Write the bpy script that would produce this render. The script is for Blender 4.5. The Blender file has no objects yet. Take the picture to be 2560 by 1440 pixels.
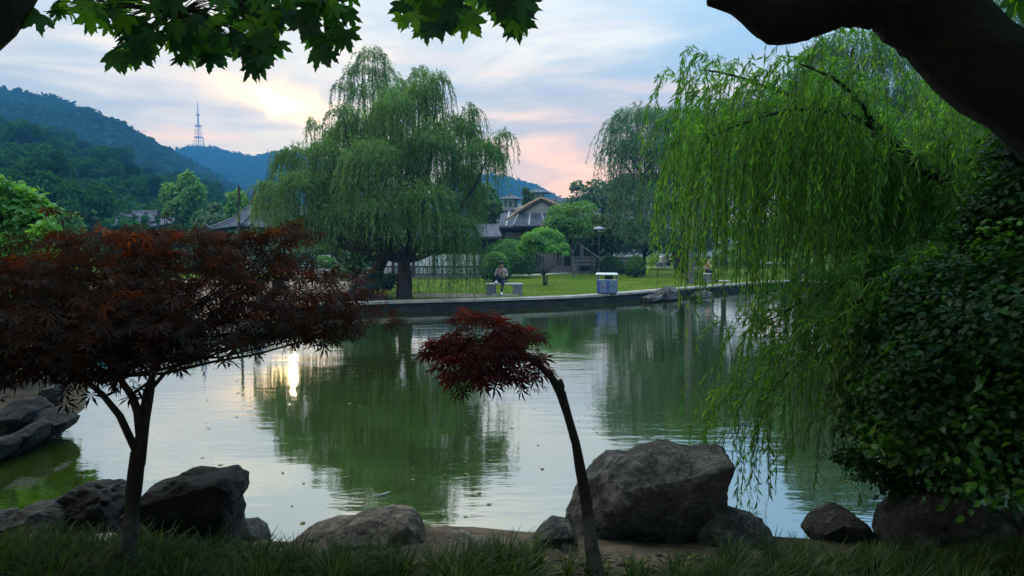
import bpy, bmesh, math, random
import numpy as np
from math import radians, sin, cos, pi
from mathutils import Vector

S = bpy.context.scene
COL = S.collection
rng = np.random.default_rng(7)
random.seed(7)

# ------------------------------------------------------------------ camera
F = 1849.0
PITCH = radians(3.555)
CZ = 2.45
cam_d = bpy.data.cameras.new('camera')
cam = bpy.data.objects.new('camera', cam_d)
COL.objects.link(cam)
cam.location = (0, 0, CZ)
cam.rotation_euler = (radians(90) - PITCH, 0, 0)
cam_d.sensor_width = 36
cam_d.lens = 36 * F / 2560
cam_d.clip_start = 0.05
cam_d.clip_end = 6000
S.camera = cam

def at(px, py, D):
    """world point seen at photo pixel px,py at depth D"""
    u = (px - 1280) / F; v = (720 - py) / F
    dy = cos(PITCH) + v * sin(PITCH); dz = -sin(PITCH) + v * cos(PITCH)
    t = D / dy
    return np.array((u * t, D, CZ + dz * t))

def gnd(px, py, z=0.4):
    u = (px - 1280) / F; v = (720 - py) / F
    dy = cos(PITCH) + v * sin(PITCH); dz = -sin(PITCH) + v * cos(PITCH)
    t = (z - CZ) / dz
    return np.array((u * t, dy * t, z))

# ------------------------------------------------------------------ render
S.view_settings.view_transform = 'Standard'
S.view_settings.look = 'None'
S.view_settings.exposure = 0.0
S.view_settings.gamma = 1.0
S.render.engine = 'CYCLES'
cy = S.cycles
cy.max_bounces = 6; cy.diffuse_bounces = 2; cy.glossy_bounces = 3
cy.transmission_bounces = 3; cy.volume_bounces = 0; cy.transparent_max_bounces = 4
cy.use_denoising = True
cy.caustics_reflective = False; cy.caustics_refractive = False
cy.sample_clamp_indirect = 3.0
cy.use_adaptive_sampling = True
cy.adaptive_threshold = 0.02

SUN_EL = radians(9.9)
SUN_AZ = radians(-16.6)      # measured from +Y towards +X
sd_ = Vector((sin(SUN_AZ) * cos(SUN_EL), cos(SUN_AZ) * cos(SUN_EL), sin(SUN_EL)))

# ------------------------------------------------------------------ world
W = bpy.data.worlds.new('World'); S.world = W; W.use_nodes = True
nt = W.node_tree; nt.nodes.clear()
def N(t, **kw):
    n = nt.nodes.new(t)
    for k, v in kw.items(): setattr(n, k, v)
    return n
def L(a, b): nt.links.new(a, b)
def M(op, a, b=None, c=None, clamp=False):
    n = nt.nodes.new('ShaderNodeMath'); n.operation = op; n.use_clamp = clamp
    for i, v in enumerate((a, b, c)):
        if v is None: continue
        if isinstance(v, (int, float)): n.inputs[i].default_value = v
        else: nt.links.new(v, n.inputs[i])
    return n.outputs[0]
def MIX(f, a, b, blend='MIX'):
    n = nt.nodes.new('ShaderNodeMix'); n.data_type = 'RGBA'; n.blend_type = blend
    for s, v in ((n.inputs[0], f), (n.inputs[6], a), (n.inputs[7], b)):
        if isinstance(v, (int, float)): s.default_value = v
        elif isinstance(v, tuple): s.default_value = (*v, 1) if len(v) == 3 else v
        else: nt.links.new(v, s)
    return n.outputs[2]
def SS(x, e0, e1):
    n = nt.nodes.new('ShaderNodeMapRange'); n.interpolation_type = 'SMOOTHSTEP'
    n.inputs[1].default_value = e0; n.inputs[2].default_value = e1
    nt.links.new(x, n.inputs[0]); return n.outputs[0]
out = N('ShaderNodeOutputWorld'); bg = N('ShaderNodeBackground')
sky = N('ShaderNodeTexSky', sky_type='NISHITA', sun_disc=False)
sky.sun_elevation = SUN_EL; sky.sun_rotation = SUN_AZ
sky.air_density = 1.0; sky.dust_density = 1.5; sky.ozone_density = 1.5
tc = N('ShaderNodeTexCoord'); sx = N('ShaderNodeSeparateXYZ'); L(tc.outputs['Generated'], sx.inputs[0])
X, Y, Z = sx.outputs
zz = M('ADD', M('MAXIMUM', Z, 0.0), 0.10)
cp = N('ShaderNodeCombineXYZ'); L(M('DIVIDE', X, zz), cp.inputs[0]); L(M('MULTIPLY', M('DIVIDE', Y, zz), 0.9), cp.inputs[1])
n1 = N('ShaderNodeTexNoise'); L(cp.outputs[0], n1.inputs['Vector'])
n1.inputs['Scale'].default_value = 1.15; n1.inputs['Detail'].default_value = 8; n1.inputs['Roughness'].default_value = 0.55
n1.inputs['Distortion'].default_value = 0.5
n2 = N('ShaderNodeTexNoise'); L(cp.outputs[0], n2.inputs['Vector'])
n2.inputs['Scale'].default_value = 0.33; n2.inputs['Detail'].default_value = 4
cl = SS(n1.outputs[0], 0.40, 0.62)
big = SS(n2.outputs[0], 0.38, 0.62)
# clear sky : the physical sky tinted by its own light, thin cloud over it
SKY_K = 0.085
skyc = N('ShaderNodeVectorMath', operation='SCALE'); L(sky.outputs[0], skyc.inputs[0]); skyc.inputs[3].default_value = SKY_K
bluer = SS(M('ADD', X, M('MULTIPLY', Z, 0.9)), 0.12, 0.75)
gap = MIX(bluer, (0.46, 0.60, 0.82), (0.26, 0.58, 1.05))
gap = MIX(0.25, gap, skyc.outputs[0])
cloud = MIX(cl, (0.50, 0.55, 0.68), (1.02, 0.93, 0.88))
cover = M('MULTIPLY', M('ADD', 0.45, M('MULTIPLY', cl, 0.55)), M('SUBTRACT', 1.0, M('MULTIPLY', bluer, 0.88)), clamp=True)
base = MIX(cover, gap, cloud)
# warm light low down near and right of the sun
low = M('SUBTRACT', 1.0, SS(Z, 0.02, 0.24))
warmaz = SS(M('MULTIPLY', M('ABSOLUTE', M('SUBTRACT', X, 0.10)), -1.0), -0.22, -0.02)
fr = M('GREATER_THAN', Y, 0.0)
wf = M('MULTIPLY', M('MULTIPLY', low, warmaz), M('MULTIPLY', fr, M('ADD', 0.55, M('MULTIPLY', cl, 0.45))))
base = MIX(wf, base, (1.75, 0.88, 0.46))
ch = N('ShaderNodeCombineXYZ'); L(M('MULTIPLY', X, 3.0), ch.inputs[0]); L(M('MULTIPLY', Z, 22.0), ch.inputs[1])
n3 = N('ShaderNodeTexNoise'); L(ch.outputs[0], n3.inputs['Vector']); n3.inputs['Scale'].default_value = 1.3; n3.inputs['Detail'].default_value = 5
base = MIX(M('MULTIPLY', M('MULTIPLY', SS(n3.outputs[0], 0.50, 0.68), fr), M('MULTIPLY', SS(Z, 0.34, 0.06), 0.45)), base, (1.9, 1.12, 0.72))
base = MIX(M('MULTIPLY', SS(n3.outputs[0], 0.50, 0.34), M('MULTIPLY', fr, 0.50)), base, (0.50, 0.55, 0.72))
# brighter veil high in the middle, above the sun
veil = M('MULTIPLY', SS(Z, 0.22, 0.42), SS(M('MULTIPLY', M('ABSOLUTE', M('ADD', X, 0.02)), -1.0), -0.42, -0.02))
base = MIX(M('MULTIPLY', M('MULTIPLY', veil, fr), 0.55), base, (1.15, 1.06, 1.04))
# the sun behind broken cloud
nd = N('ShaderNodeTexNoise'); L(tc.outputs['Generated'], nd.inputs['Vector']); nd.inputs['Scale'].default_value = 22; nd.inputs['Detail'].default_value = 5
dn = M('SUBTRACT', nd.outputs[0], 0.5)
dx = M('ADD', M('SUBTRACT', X, sd_.x - 0.012), M('MULTIPLY', dn, 0.05))
dz = M('ADD', M('ADD', M('SUBTRACT', Z, sd_.z + 0.004), M('MULTIPLY', dn, 0.05)), M('MULTIPLY', dx, 0.22))
def gauss(a, b):
    q = M('ADD', M('POWER', M('DIVIDE', M('ABSOLUTE', dx), a), 2.0), M('POWER', M('DIVIDE', M('ABSOLUTE', dz), b), 2.0))
    return M('MULTIPLY', M('EXPONENT', M('MULTIPLY', q, -1.0)), fr)
def addc(base, fac, col):
    n = N('ShaderNodeVectorMath', operation='SCALE'); n.inputs[0].default_value = col; L(fac, n.inputs[3])
    a = N('ShaderNodeVectorMath', operation='ADD'); L(base, a.inputs[0]); L(n.outputs[0], a.inputs[1]); return a.outputs[0]
base = addc(base, gauss(0.10, 0.035), (0.34, 0.15, 0.0))
base = addc(base, gauss(0.052, 0.016), (2.2, 1.25, 0.15))
base = addc(base, gauss(0.019, 0.010), (3.6, 2.7, 1.2))
# below the horizon: dull ground light
below = SS(Z, -0.06, 0.0)
base = MIX(below, (0.06, 0.07, 0.05), base)
# air near the horizon is seen through the haze box, so the sky beyond it is brighter there
base = MIX(1.0, base, MIX(SS(Z, 0.05, 0.32), (1.0, 0.90, 0.66), (0.97, 0.95, 0.77)), 'MULTIPLY')
zen = M('ADD', 1.0, M('MULTIPLY', SS(Z, 0.40, 0.80), 1.7))      # overcast skies are brightest overhead
vz = N('ShaderNodeVectorMath', operation='SCALE'); L(base, vz.inputs[0]); L(zen, vz.inputs[3]); base = vz.outputs[0]
L(base, bg.inputs[0]); bg.inputs[1].default_value = 2.0
L(bg.outputs[0], out.inputs[0])

sun_d = bpy.data.lights.new('sun', 'SUN'); sun_d.energy = 0.5; sun_d.angle = radians(0.5); sun_d.color = (1.0, 0.80, 0.52)
sun = bpy.data.objects.new('sun', sun_d); COL.objects.link(sun)
sun.rotation_euler = (-sd_).to_track_quat('-Z', 'Y').to_euler()

# ------------------------------------------------------------------ helpers
def tag(o, label=None, cat=None, group=None, kind=None):
    if label: o['label'] = label
    if cat: o['category'] = cat
    if group: o['group'] = group
    if kind: o['kind'] = kind
    return o
def empty(name, loc, label, cat, group=None, rz=0.0):
    o = bpy.data.objects.new(name, None); COL.objects.link(o); o.location = tuple(loc); o.rotation_euler = (0, 0, rz)
    o.empty_display_size = 0.2
    return tag(o, label, cat, group)
def copy_tree(o, parent=None):
    c = o.copy(); COL.objects.link(c); c.parent = parent
    for ch in list(o.children): copy_tree(ch, c)
    return c

def build(name, V, Fc, mat, parent=None, rnd=None, smooth=False, origin=None, matidx=None):
    """V n*3, Fc array (m,k) -> object; V are world coordinates, origin = parent's location"""
    V = np.asarray(V, dtype=np.float64)
    if origin is not None: V = V - np.asarray(origin)
    me = bpy.data.meshes.new(name)
    Fc = np.asarray(Fc, dtype=np.int32); m, k = Fc.shape
    me.vertices.add(len(V)); me.vertices.foreach_set('co', V.astype(np.float32).ravel())
    me.loops.add(m * k); me.loops.foreach_set('vertex_index', Fc.ravel())
    me.polygons.add(m); me.polygons.foreach_set('loop_start', np.arange(m, dtype=np.int32) * k)
    if smooth: me.polygons.foreach_set('use_smooth', np.ones(m, dtype=bool))
    mats = mat if isinstance(mat, (list, tuple)) else [mat]
    for q in mats: me.materials.append(q)
    if matidx is not None: me.polygons.foreach_set('material_index', np.asarray(matidx, dtype=np.int32))
    me.update(calc_edges=True)
    if rnd is not None:
        a = me.attributes.new('rnd', 'FLOAT', 'FACE'); a.data.foreach_set('value', np.asarray(rnd, dtype=np.float32))
    o = bpy.data.objects.new(name, me); COL.objects.link(o)
    if parent is not None: o.parent = parent
    elif origin is not None: o.location = tuple(origin)
    return o

class MB:
    """collects quads/ngons as one mesh"""
    def __init__(s): s.v = []; s.f = []; s.mi = []; s.m = 0
    def add(s, v, f):
        b = len(s.v); s.v += [tuple(q) for q in v]; s.f += [tuple(i + b for i in q) for q in f]; s.mi += [s.m] * len(f); return s
    def box(s, c, d, rz=0.0, top=1.0):
        x, y, z = d[0] / 2, d[1] / 2, d[2] / 2; ca, sa = cos(rz), sin(rz)
        vs = []
        for k, t in ((-z, 1.0), (z, top)):
            for a, b in ((-x, -y), (x, -y), (x, y), (-x, y)):
                a2, b2 = a * t, b * t
                vs.append((c[0] + a2 * ca - b2 * sa, c[1] + a2 * sa + b2 * ca, c[2] + k))
        return s.add(vs, [(0, 3, 2, 1), (4, 5, 6, 7), (0, 1, 5, 4), (1, 2, 6, 5), (2, 3, 7, 6), (3, 0, 4, 7)])
    def tube(s, pts, rad, n=8, cap=True, wob=0.0):
        pts = [Vector(p) for p in pts]; m = len(pts)
        if not hasattr(rad, '__len__'): rad = [rad] * m
        vs = []; fs = []; up = Vector((0.13, 0.31, 0.94))
        for i, p in enumerate(pts):
            t = (pts[min(i + 1, m - 1)] - pts[max(i - 1, 0)]).normalized()
            a = t.cross(up)
            if a.length < 0.05: a = t.cross(Vector((1, 0, 0)))
            a.normalize(); b = t.cross(a)
            for k in range(n):
                r = rad[i] * (1 + wob * (random.random() - 0.5)); an = 2 * pi * k / n
                vs.append(p + a * (r * cos(an)) + b * (r * sin(an)))
        for i in range(m - 1):
            for k in range(n):
                k2 = (k + 1) % n; fs.append((i * n + k, i * n + k2, (i + 1) * n + k2, (i + 1) * n + k))
        if cap:
            fs.append(tuple(range(n - 1, -1, -1))); fs.append(tuple((m - 1) * n + k for k in range(n)))
        return s.add(vs, fs)
    def lathe(s, c, prof, n=16):
        vs = []; fs = []
        for r, z in prof:
            for k in range(n): vs.append((c[0] + r * cos(2 * pi * k / n), c[1] + r * sin(2 * pi * k / n), c[2] + z))
        for i in range(len(prof) - 1):
            for k in range(n):
                k2 = (k + 1) % n; fs.append((i * n + k, i * n + k2, (i + 1) * n + k2, (i + 1) * n + k))
        fs.append(tuple(range(n - 1, -1, -1))); fs.append(tuple((len(prof) - 1) * n + k for k in range(n)))
        return s.add(vs, fs)
    def build(s, name, mat, parent=None, origin=None, smooth=False, bevel=0.0):
        me = bpy.data.meshes.new(name); o3 = origin if origin is not None else (0, 0, 0)
        me.from_pydata([(a - o3[0], b - o3[1], c - o3[2]) for a, b, c in s.v], [], s.f)
        mats = mat if isinstance(mat, (list, tuple)) else [mat]
        for q in mats: me.materials.append(q)
        me.polygons.foreach_set('material_index', s.mi)
        if smooth: me.polygons.foreach_set('use_smooth', [True] * len(s.f))
        if bevel > 0:
            bm = bmesh.new(); bm.from_mesh(me)
            bmesh.ops.bevel(bm, geom=[e for e in bm.edges], offset=bevel, segments=1, affect='EDGES')
            bm.to_mesh(me); bm.free()
        me.update()
        o = bpy.data.objects.new(name, me); COL.objects.link(o)
        if parent is not None: o.parent = parent
        elif origin is not None: o.location = tuple(origin)
        return o

def vnoise(P, seed=0):
    P = np.asarray(P, dtype=np.float64); I = np.floor(P).astype(np.int64); f = P - I; f = f * f * (3 - 2 * f)
    def h(a, b, c):
        n = (a * 374761393 + b * 668265263 + c * 2147483647 + seed * 1274126177) & 0xffffffff
        n = ((n ^ (n >> 13)) * 1274126177) & 0xffffffff
        n = (n ^ (n >> 16)) & 0xffffffff
        return n / 4294967295.0
    r = 0
    for a in (0, 1):
        for b in (0, 1):
            for c in (0, 1):
                w = (f[..., 0] if a else 1 - f[..., 0]) * (f[..., 1] if b else 1 - f[..., 1]) * (f[..., 2] if c else 1 - f[..., 2])
                r = r + w * h(I[..., 0] + a, I[..., 1] + b, I[..., 2] + c)
    return r * 2 - 1
def fbm(P, oct=4, seed=0, gain=0.5):
    r = 0; a = 1.0; P = np.asarray(P)
    for i in range(oct): r = r + a * vnoise(P * (2 ** i), seed + i); a *= gain
    return r

# ------------------------------------------------------------------ materials
def mat_new(name):
    global nt
    m = bpy.data.materials.new(name); m.use_nodes = True; nt = m.node_tree; nt.nodes.clear(); return m
def ramp(fac, stops):
    n = nt.nodes.new('ShaderNodeValToRGB'); e = n.color_ramp.elements
    while len(e) < len(stops): e.new(0.5)
    for i, (p, c) in enumerate(stops): e[i].position = p; e[i].color = (*c, 1)
    nt.links.new(fac, n.inputs[0]); return n.outputs[0]
def noise(scale, detail=4, rough=0.5, vec=None, dist=0.0):
    n = nt.nodes.new('ShaderNodeTexNoise'); n.inputs['Scale'].default_value = scale; n.inputs['Detail'].default_value = detail
    n.inputs['Roughness'].default_value = rough; n.inputs['Distortion'].default_value = dist
    if vec is None:
        t = nt.nodes.new('ShaderNodeTexCoord'); vec = t.outputs['Object']
    nt.links.new(vec, n.inputs['Vector']); return n.outputs[0]
def leafmat(name, stops, trans=0.45, tcol=1.6, gloss=0.03, rough=0.45):
    m = mat_new(name); o = N('ShaderNodeOutputMaterial')
    a = N('ShaderNodeAttribute', attribute_name='rnd')
    c = ramp(a.outputs['Fac'], stops)
    d = N('ShaderNodeBsdfDiffuse'); L(c, d.inputs[0])
    t = N('ShaderNodeBsdfTranslucent'); n = N('ShaderNodeVectorMath', operation='MULTIPLY'); L(c, n.inputs[0])
    n.inputs[1].default_value = (tcol * 1.05, tcol * 1.15, tcol * 0.55) if not isinstance(tcol, tuple) else tcol
    L(n.outputs[0], t.inputs[0])
    mx = N('ShaderNodeMixShader'); mx.inputs[0].default_value = trans; L(d.outputs[0], mx.inputs[1]); L(t.outputs[0], mx.inputs[2])
    g = N('ShaderNodeBsdfGlossy'); g.inputs['Roughness'].default_value = rough; g.inputs[0].default_value = (0.8, 0.9, 1, 1)
    m2 = N('ShaderNodeMixShader'); m2.inputs[0].default_value = gloss; L(mx.outputs[0], m2.inputs[1]); L(g.outputs[0], m2.inputs[2])
    L(m2.outputs[0], o.inputs[0]); return m
def pmat(name, c1, c2=None, scale=4.0, rough=0.8, bump=0.0, bscale=None, spec=0.3, detail=6, metal=0.0, stretch=None, dist=0.3, c3=None):
    m = mat_new(name); o = N('ShaderNodeOutputMaterial'); p = N('ShaderNodeBsdfPrincipled'); L(p.outputs[0], o.inputs[0])
    p.inputs['Roughness'].default_value = rough; p.inputs['Specular IOR Level'].default_value = spec; p.inputs['Metallic'].default_value = metal
    vec = None
    t = N('ShaderNodeTexCoord'); vec = t.outputs['Object']
    if stretch:
        mp = N('ShaderNodeMapping'); mp.inputs['Scale'].default_value = stretch; L(vec, mp.inputs[0]); vec = mp.outputs[0]
    if c2 is None: p.inputs[0].default_value = (*c1, 1)
    else:
        n_ = noise(scale, detail, 0.6, vec, dist)
        st = [(0.32, c1), (0.68, c2)] if c3 is None else [(0.3, c1), (0.52, c2), (0.72, c3)]
        L(ramp(n_, st), p.inputs[0])
    if bump > 0:
        b = N('ShaderNodeBump'); b.inputs['Strength'].default_value = bump; b.inputs['Distance'].default_value = 0.05
        L(noise(bscale or scale * 3, 8, 0.65, vec, 0.2), b.inputs['Height']); L(b.outputs[0], p.inputs['Normal'])
    return m

G1 = lambda a, b, c: [(0.0, a), (0.5, b), (1.0, c)]
M_WIL = leafmat('willow_leaf', G1((0.030, 0.075, 0.024), (0.070, 0.150, 0.038), (0.17, 0.27, 0.055)), trans=0.42, gloss=0.02)
M_WIL2 = leafmat('willow_leaf_near', G1((0.040, 0.115, 0.022), (0.080, 0.20, 0.030), (0.19, 0.36, 0.035)), trans=0.5, tcol=1.9)
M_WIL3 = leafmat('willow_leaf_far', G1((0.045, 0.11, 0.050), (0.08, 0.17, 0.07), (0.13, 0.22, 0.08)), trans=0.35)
M_BRO = leafmat('broad_leaf', G1((0.025, 0.060, 0.022), (0.05, 0.105, 0.03), (0.09, 0.16, 0.04)), trans=0.3)
M_BRI = leafmat('bright_leaf', G1((0.05, 0.14, 0.02), (0.10, 0.25, 0.03), (0.20, 0.36, 0.04)), trans=0.45)
M_LGT = leafmat('light_green_leaf', G1((0.045, 0.12, 0.018), (0.085, 0.19, 0.026), (0.13, 0.26, 0.035)), trans=0.4)
M_DRK = leafmat('dark_leaf', G1((0.018, 0.045, 0.022), (0.03, 0.065, 0.03), (0.05, 0.095, 0.035)), trans=0.25)
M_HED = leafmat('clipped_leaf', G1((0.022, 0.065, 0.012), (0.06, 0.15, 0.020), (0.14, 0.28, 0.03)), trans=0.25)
M_SHR = leafmat('shrub_leaf', [(0, (0.006, 0.022, 0.004)), (0.5, (0.015, 0.058, 0.006)), (0.85, (0.07, 0.19, 0.012)), (1, (0.14, 0.30, 0.015))], trans=0.4, tcol=1.8, gloss=0.02, rough=0.3)
M_MAP = leafmat('maple_leaf', [(0, (0.020, 0.013, 0.008)), (0.50, (0.045, 0.018, 0.010)), (0.78, (0.15, 0.042, 0.016)), (0.94, (0.30, 0.10, 0.03)), (1, (0.12, 0.14, 0.02))], trans=0.5, tcol=(1.9, 1.3, 0.7), gloss=0.015)
M_MAP2 = leafmat('maple_leaf_red', [(0, (0.035, 0.010, 0.009)), (0.55, (0.10, 0.020, 0.016)), (1, (0.30, 0.045, 0.028))], trans=0.5, tcol=(1.8, 1.0, 0.8), gloss=0.01)
M_PLN = leafmat('plane_leaf', [(0, (0.012, 0.048, 0.024)), (0.5, (0.03, 0.10, 0.03)), (0.78, (0.09, 0.24, 0.02)), (1, (0.20, 0.42, 0.02))], trans=0.6, tcol=2.2, gloss=0.03)
M_FOR = leafmat('forest_leaf', G1((0.008, 0.032, 0.012), (0.018, 0.058, 0.018), (0.04, 0.095, 0.022)), trans=0.2, gloss=0.0)
M_FRN = leafmat('slope_leaf', G1((0.010, 0.042, 0.014), (0.024, 0.078, 0.018), (0.055, 0.135, 0.022)), trans=0.2, gloss=0.0)
M_FRD = leafmat('slope_leaf_dark', G1((0.008, 0.032, 0.016), (0.016, 0.055, 0.020), (0.035, 0.085, 0.026)), trans=0.2, gloss=0.0)
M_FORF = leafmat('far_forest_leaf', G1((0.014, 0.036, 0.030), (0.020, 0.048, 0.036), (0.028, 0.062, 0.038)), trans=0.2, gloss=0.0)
M_GRS = leafmat('grass_blade', G1((0.016, 0.038, 0.008), (0.045, 0.085, 0.014), (0.14, 0.19, 0.045)), trans=0.3, gloss=0.02)
M_BRK = pmat('bark', (0.018, 0.015, 0.013), (0.055, 0.047, 0.04), 9, 0.9, 0.9, 26, stretch=(1, 1, 0.25))
M_BRKL = pmat('bark_light', (0.07, 0.065, 0.06), (0.17, 0.155, 0.14), 7, 0.9, 0.5, 20, stretch=(1, 1, 0.3))
M_BRKP = pmat('plane_bark', (0.012, 0.011, 0.010), (0.032, 0.028, 0.024), 5, 0.9, 0.8, 18)
M_TWG = pmat('twig', (0.02, 0.017, 0.014), (0.04, 0.032, 0.025), 12, 0.8)
M_TWGN = pmat('whitewashed_bark', (0.03, 0.028, 0.026), (0.14, 0.14, 0.14), 10, 0.9, 0.6, 30)
_m = M_TWGN.node_tree; nt = _m; _p = [q for q in _m.nodes if q.type == 'BSDF_PRINCIPLED'][0]; _c = _p.inputs[0].links[0].from_socket
_t = N('ShaderNodeTexCoord'); _s = N('ShaderNodeSeparateXYZ'); L(_t.outputs['Object'], _s.inputs[0])
L(MIX(SS(M('ADD', _s.outputs[2], M('MULTIPLY', noise(9, 4), .25)), 0.62, 0.30), (0.022, 0.019, 0.016), _c), _p.inputs[0])
def rockmat(name, lo, mid, hi, rough=.82):
    m = mat_new(name); o = N('ShaderNodeOutputMaterial'); p = N('ShaderNodeBsdfPrincipled'); L(p.outputs[0], o.inputs[0])
    p.inputs['Roughness'].default_value = rough; p.inputs['Specular IOR Level'].default_value = 0.25
    big = noise(2.6, 6, .6, None, .2); fine = noise(26, 9, .75); med = noise(8, 6, .6)
    f = M('ADD', M('MULTIPLY', big, .45), M('ADD', M('MULTIPLY', fine, .35), M('MULTIPLY', med, .20)))
    c = ramp(f, [(.36, lo), (.50, mid), (.62, hi)])
    v = N('ShaderNodeTexVoronoi'); v.feature = 'DISTANCE_TO_EDGE'; v.inputs['Scale'].default_value = 3.3
    t = N('ShaderNodeTexCoord'); wv = N('ShaderNodeVectorMath', operation='ADD'); L(t.outputs['Object'], wv.inputs[0])
    nn = N('ShaderNodeTexNoise'); nn.inputs['Scale'].default_value = 4; nn.inputs['Detail'].default_value = 6; L(t.outputs['Object'], nn.inputs['Vector']); sc = N('ShaderNodeVectorMath', operation='SCALE'); L(nn.outputs['Color'], sc.inputs[0]); sc.inputs[3].default_value = .45
    L(sc.outputs[0], wv.inputs[1]); L(wv.outputs[0], v.inputs['Vector'])
    crack = SS(v.outputs['Distance'], 0.0, 0.035)
    c = MIX(M('MULTIPLY', M('SUBTRACT', 1.0, crack), .28), c, lo)
    lich = SS(noise(5.5, 7, .7), .60, .66); c = MIX(M('MULTIPLY', lich, .45), c, (hi[0] * 1.15, hi[1] * 1.18, hi[2] * 1.05))
    L(c, p.inputs[0])
    h = M('ADD', M('MULTIPLY', fine, .35), M('ADD', M('MULTIPLY', med, .9), M('MULTIPLY', crack, .22)))
    b = N('ShaderNodeBump'); b.inputs['Strength'].default_value = 1.0; b.inputs['Distance'].default_value = .06; L(h, b.inputs['Height']); L(b.outputs[0], p.inputs['Normal']); return m
M_ROCK = rockmat('rock', (0.014, 0.0135, 0.014), (0.07, 0.067, 0.065), (0.27, 0.255, 0.245))
M_ROCKL = rockmat('rock_brown', (0.035, 0.028, 0.024), (0.15, 0.118, 0.098), (0.40, 0.33, 0.28))
M_ROCKD = rockmat('rock_dark', (0.003, 0.003, 0.0035), (0.012, 0.0115, 0.0125), (0.055, 0.055, 0.06), .75)
M_STONE = pmat('bench_stone', (0.12, 0.12, 0.14), (0.19, 0.19, 0.21), 10, 0.8, 0.2)
M_STONEL = pmat('bench_slab', (0.36, 0.34, 0.33), (0.50, 0.48, 0.46), 10, 0.7, 0.1)
M_COPE = pmat('coping_stone', (0.17, 0.14, 0.125), (0.36, 0.30, 0.27), 2.0, 0.85, 0.3, c3=(0.46, 0.38, 0.33))
M_QUAY = pmat('quay_stone', (0.016, 0.015, 0.016), (0.05, 0.046, 0.046), 2.5, 0.9, 0.6, stretch=(1, 1, 3), spec=.05)
M_PATH = pmat('path_stone', (0.36, 0.34, 0.32), (0.50, 0.47, 0.44), 2.0, 0.85, 0.1)
M_TILE = pmat('grey_roof_tile', (0.045, 0.045, 0.06), (0.12, 0.12, 0.15), 3, 0.8, 0.2)
M_TILEL = pmat('roof_tile_light', (0.26, 0.25, 0.28), (0.42, 0.40, 0.42), 3, 0.8)
M_TILEO = pmat('ridge_orange', (0.24, 0.13, 0.08), (0.40, 0.24, 0.15), 6, 0.6, 0.1)
M_WALL = pmat('plaster_grey', (0.24, 0.23, 0.22), (0.33, 0.32, 0.30), 1.5, 0.9, 0.05)
M_WALLW = pmat('plaster_white', (0.74, 0.70, 0.70), (0.88, 0.84, 0.84), 1.2, 0.9)
M_WOODD = pmat('dark_wood', (0.022, 0.018, 0.017), (0.05, 0.04, 0.035), 6, 0.7)
M_REDW = pmat('red_wood', (0.22, 0.04, 0.03), (0.32, 0.07, 0.05), 5, 0.7)
M_GLS = pmat('window_glass', (0.02, 0.025, 0.03), None, rough=0.1, spec=0.8)
M_BLUE = pmat('blue_paint', (0.012, 0.035, 0.24), (0.02, 0.055, 0.32), 8, 0.4, spec=0.5)
M_GREYP = pmat('grey_blue_panel', (0.085, 0.13, 0.20), (0.12, 0.165, 0.25), 5, 0.5)
M_METW = pmat('pale_metal', (0.55, 0.57, 0.60), (0.72, 0.74, 0.76), 6, 0.4)
M_BLK = pmat('black_plastic', (0.012, 0.012, 0.014), None, rough=0.5)
M_RED = pmat('red_mark', (0.35, 0.05, 0.06), None, rough=0.5)
M_GRNM = pmat('green_mark', (0.03, 0.16, 0.10), None, rough=0.5)
M_LAMP = pmat('lamp_cap', (0.16, 0.22, 0.32), (0.24, 0.30, 0.40), 6, 0.4)
M_POST = pmat('post_metal', (0.035, 0.045, 0.055), (0.06, 0.07, 0.08), 6, 0.6)
M_MAST = pmat('mast_steel', (0.22, 0.25, 0.32), (0.34, 0.36, 0.42), 2, 0.6)
M_CONC = pmat('concrete', (0.30, 0.30, 0.30), (0.42, 0.42, 0.41), 0.5, 0.9)
M_SKIN = pmat('skin', (0.42, 0.24, 0.17), (0.48, 0.28, 0.20), 20, 0.6)
M_HAIR = pmat('hair', (0.012, 0.010, 0.010), None, rough=0.5)
M_SHIRT = pmat('mauve_shirt', (0.30, 0.20, 0.21), (0.38, 0.26, 0.26), 20, 0.9)
M_SHIRT2 = pmat('pink_shirt', (0.50, 0.27, 0.22), (0.60, 0.34, 0.28), 20, 0.9)
M_BLKC = pmat('black_cloth', (0.012, 0.012, 0.016), (0.025, 0.025, 0.03), 20, 0.9)
M_TROU = pmat('navy_trousers', (0.022, 0.022, 0.045), (0.035, 0.035, 0.065), 20, 0.9)
M_SHOE = pmat('white_shoe', (0.65, 0.66, 0.70), None, rough=0.6)
M_LIT = pmat('litter_leaf', (0.10, 0.13, 0.03), (0.26, 0.18, 0.07), 30, 0.8)

# ground: bare earth by the near bank, mown lawn beyond the water
M_GND = mat_new('ground_soil_and_lawn'); o = N('ShaderNodeOutputMaterial'); p = N('ShaderNodeBsdfPrincipled'); L(p.outputs[0], o.inputs[0])
p.inputs['Roughness'].default_value = 0.95; p.inputs['Specular IOR Level'].default_value = 0.1
tcg = N('ShaderNodeTexCoord'); sp = N('ShaderNodeSeparateXYZ'); L(tcg.outputs['Object'], sp.inputs[0])
soil = ramp(noise(2.2, 9, 0.65), [(0.30, (0.035, 0.027, 0.021)), (0.52, (0.13, 0.095, 0.070)), (0.72, (0.26, 0.195, 0.15))])
lawn = ramp(noise(0.55, 8, 0.7), [(0.30, (0.040, 0.080, 0.004)), (0.50, (0.080, 0.130, 0.005)), (0.72, (0.16, 0.165, 0.012))])
lawn = MIX(SS(noise(14, 3, 0.7), 0.3, 0.7), lawn, (0.06, 0.12, 0.015)) if False else lawn
px_ = gnd(1130, 738)
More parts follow.
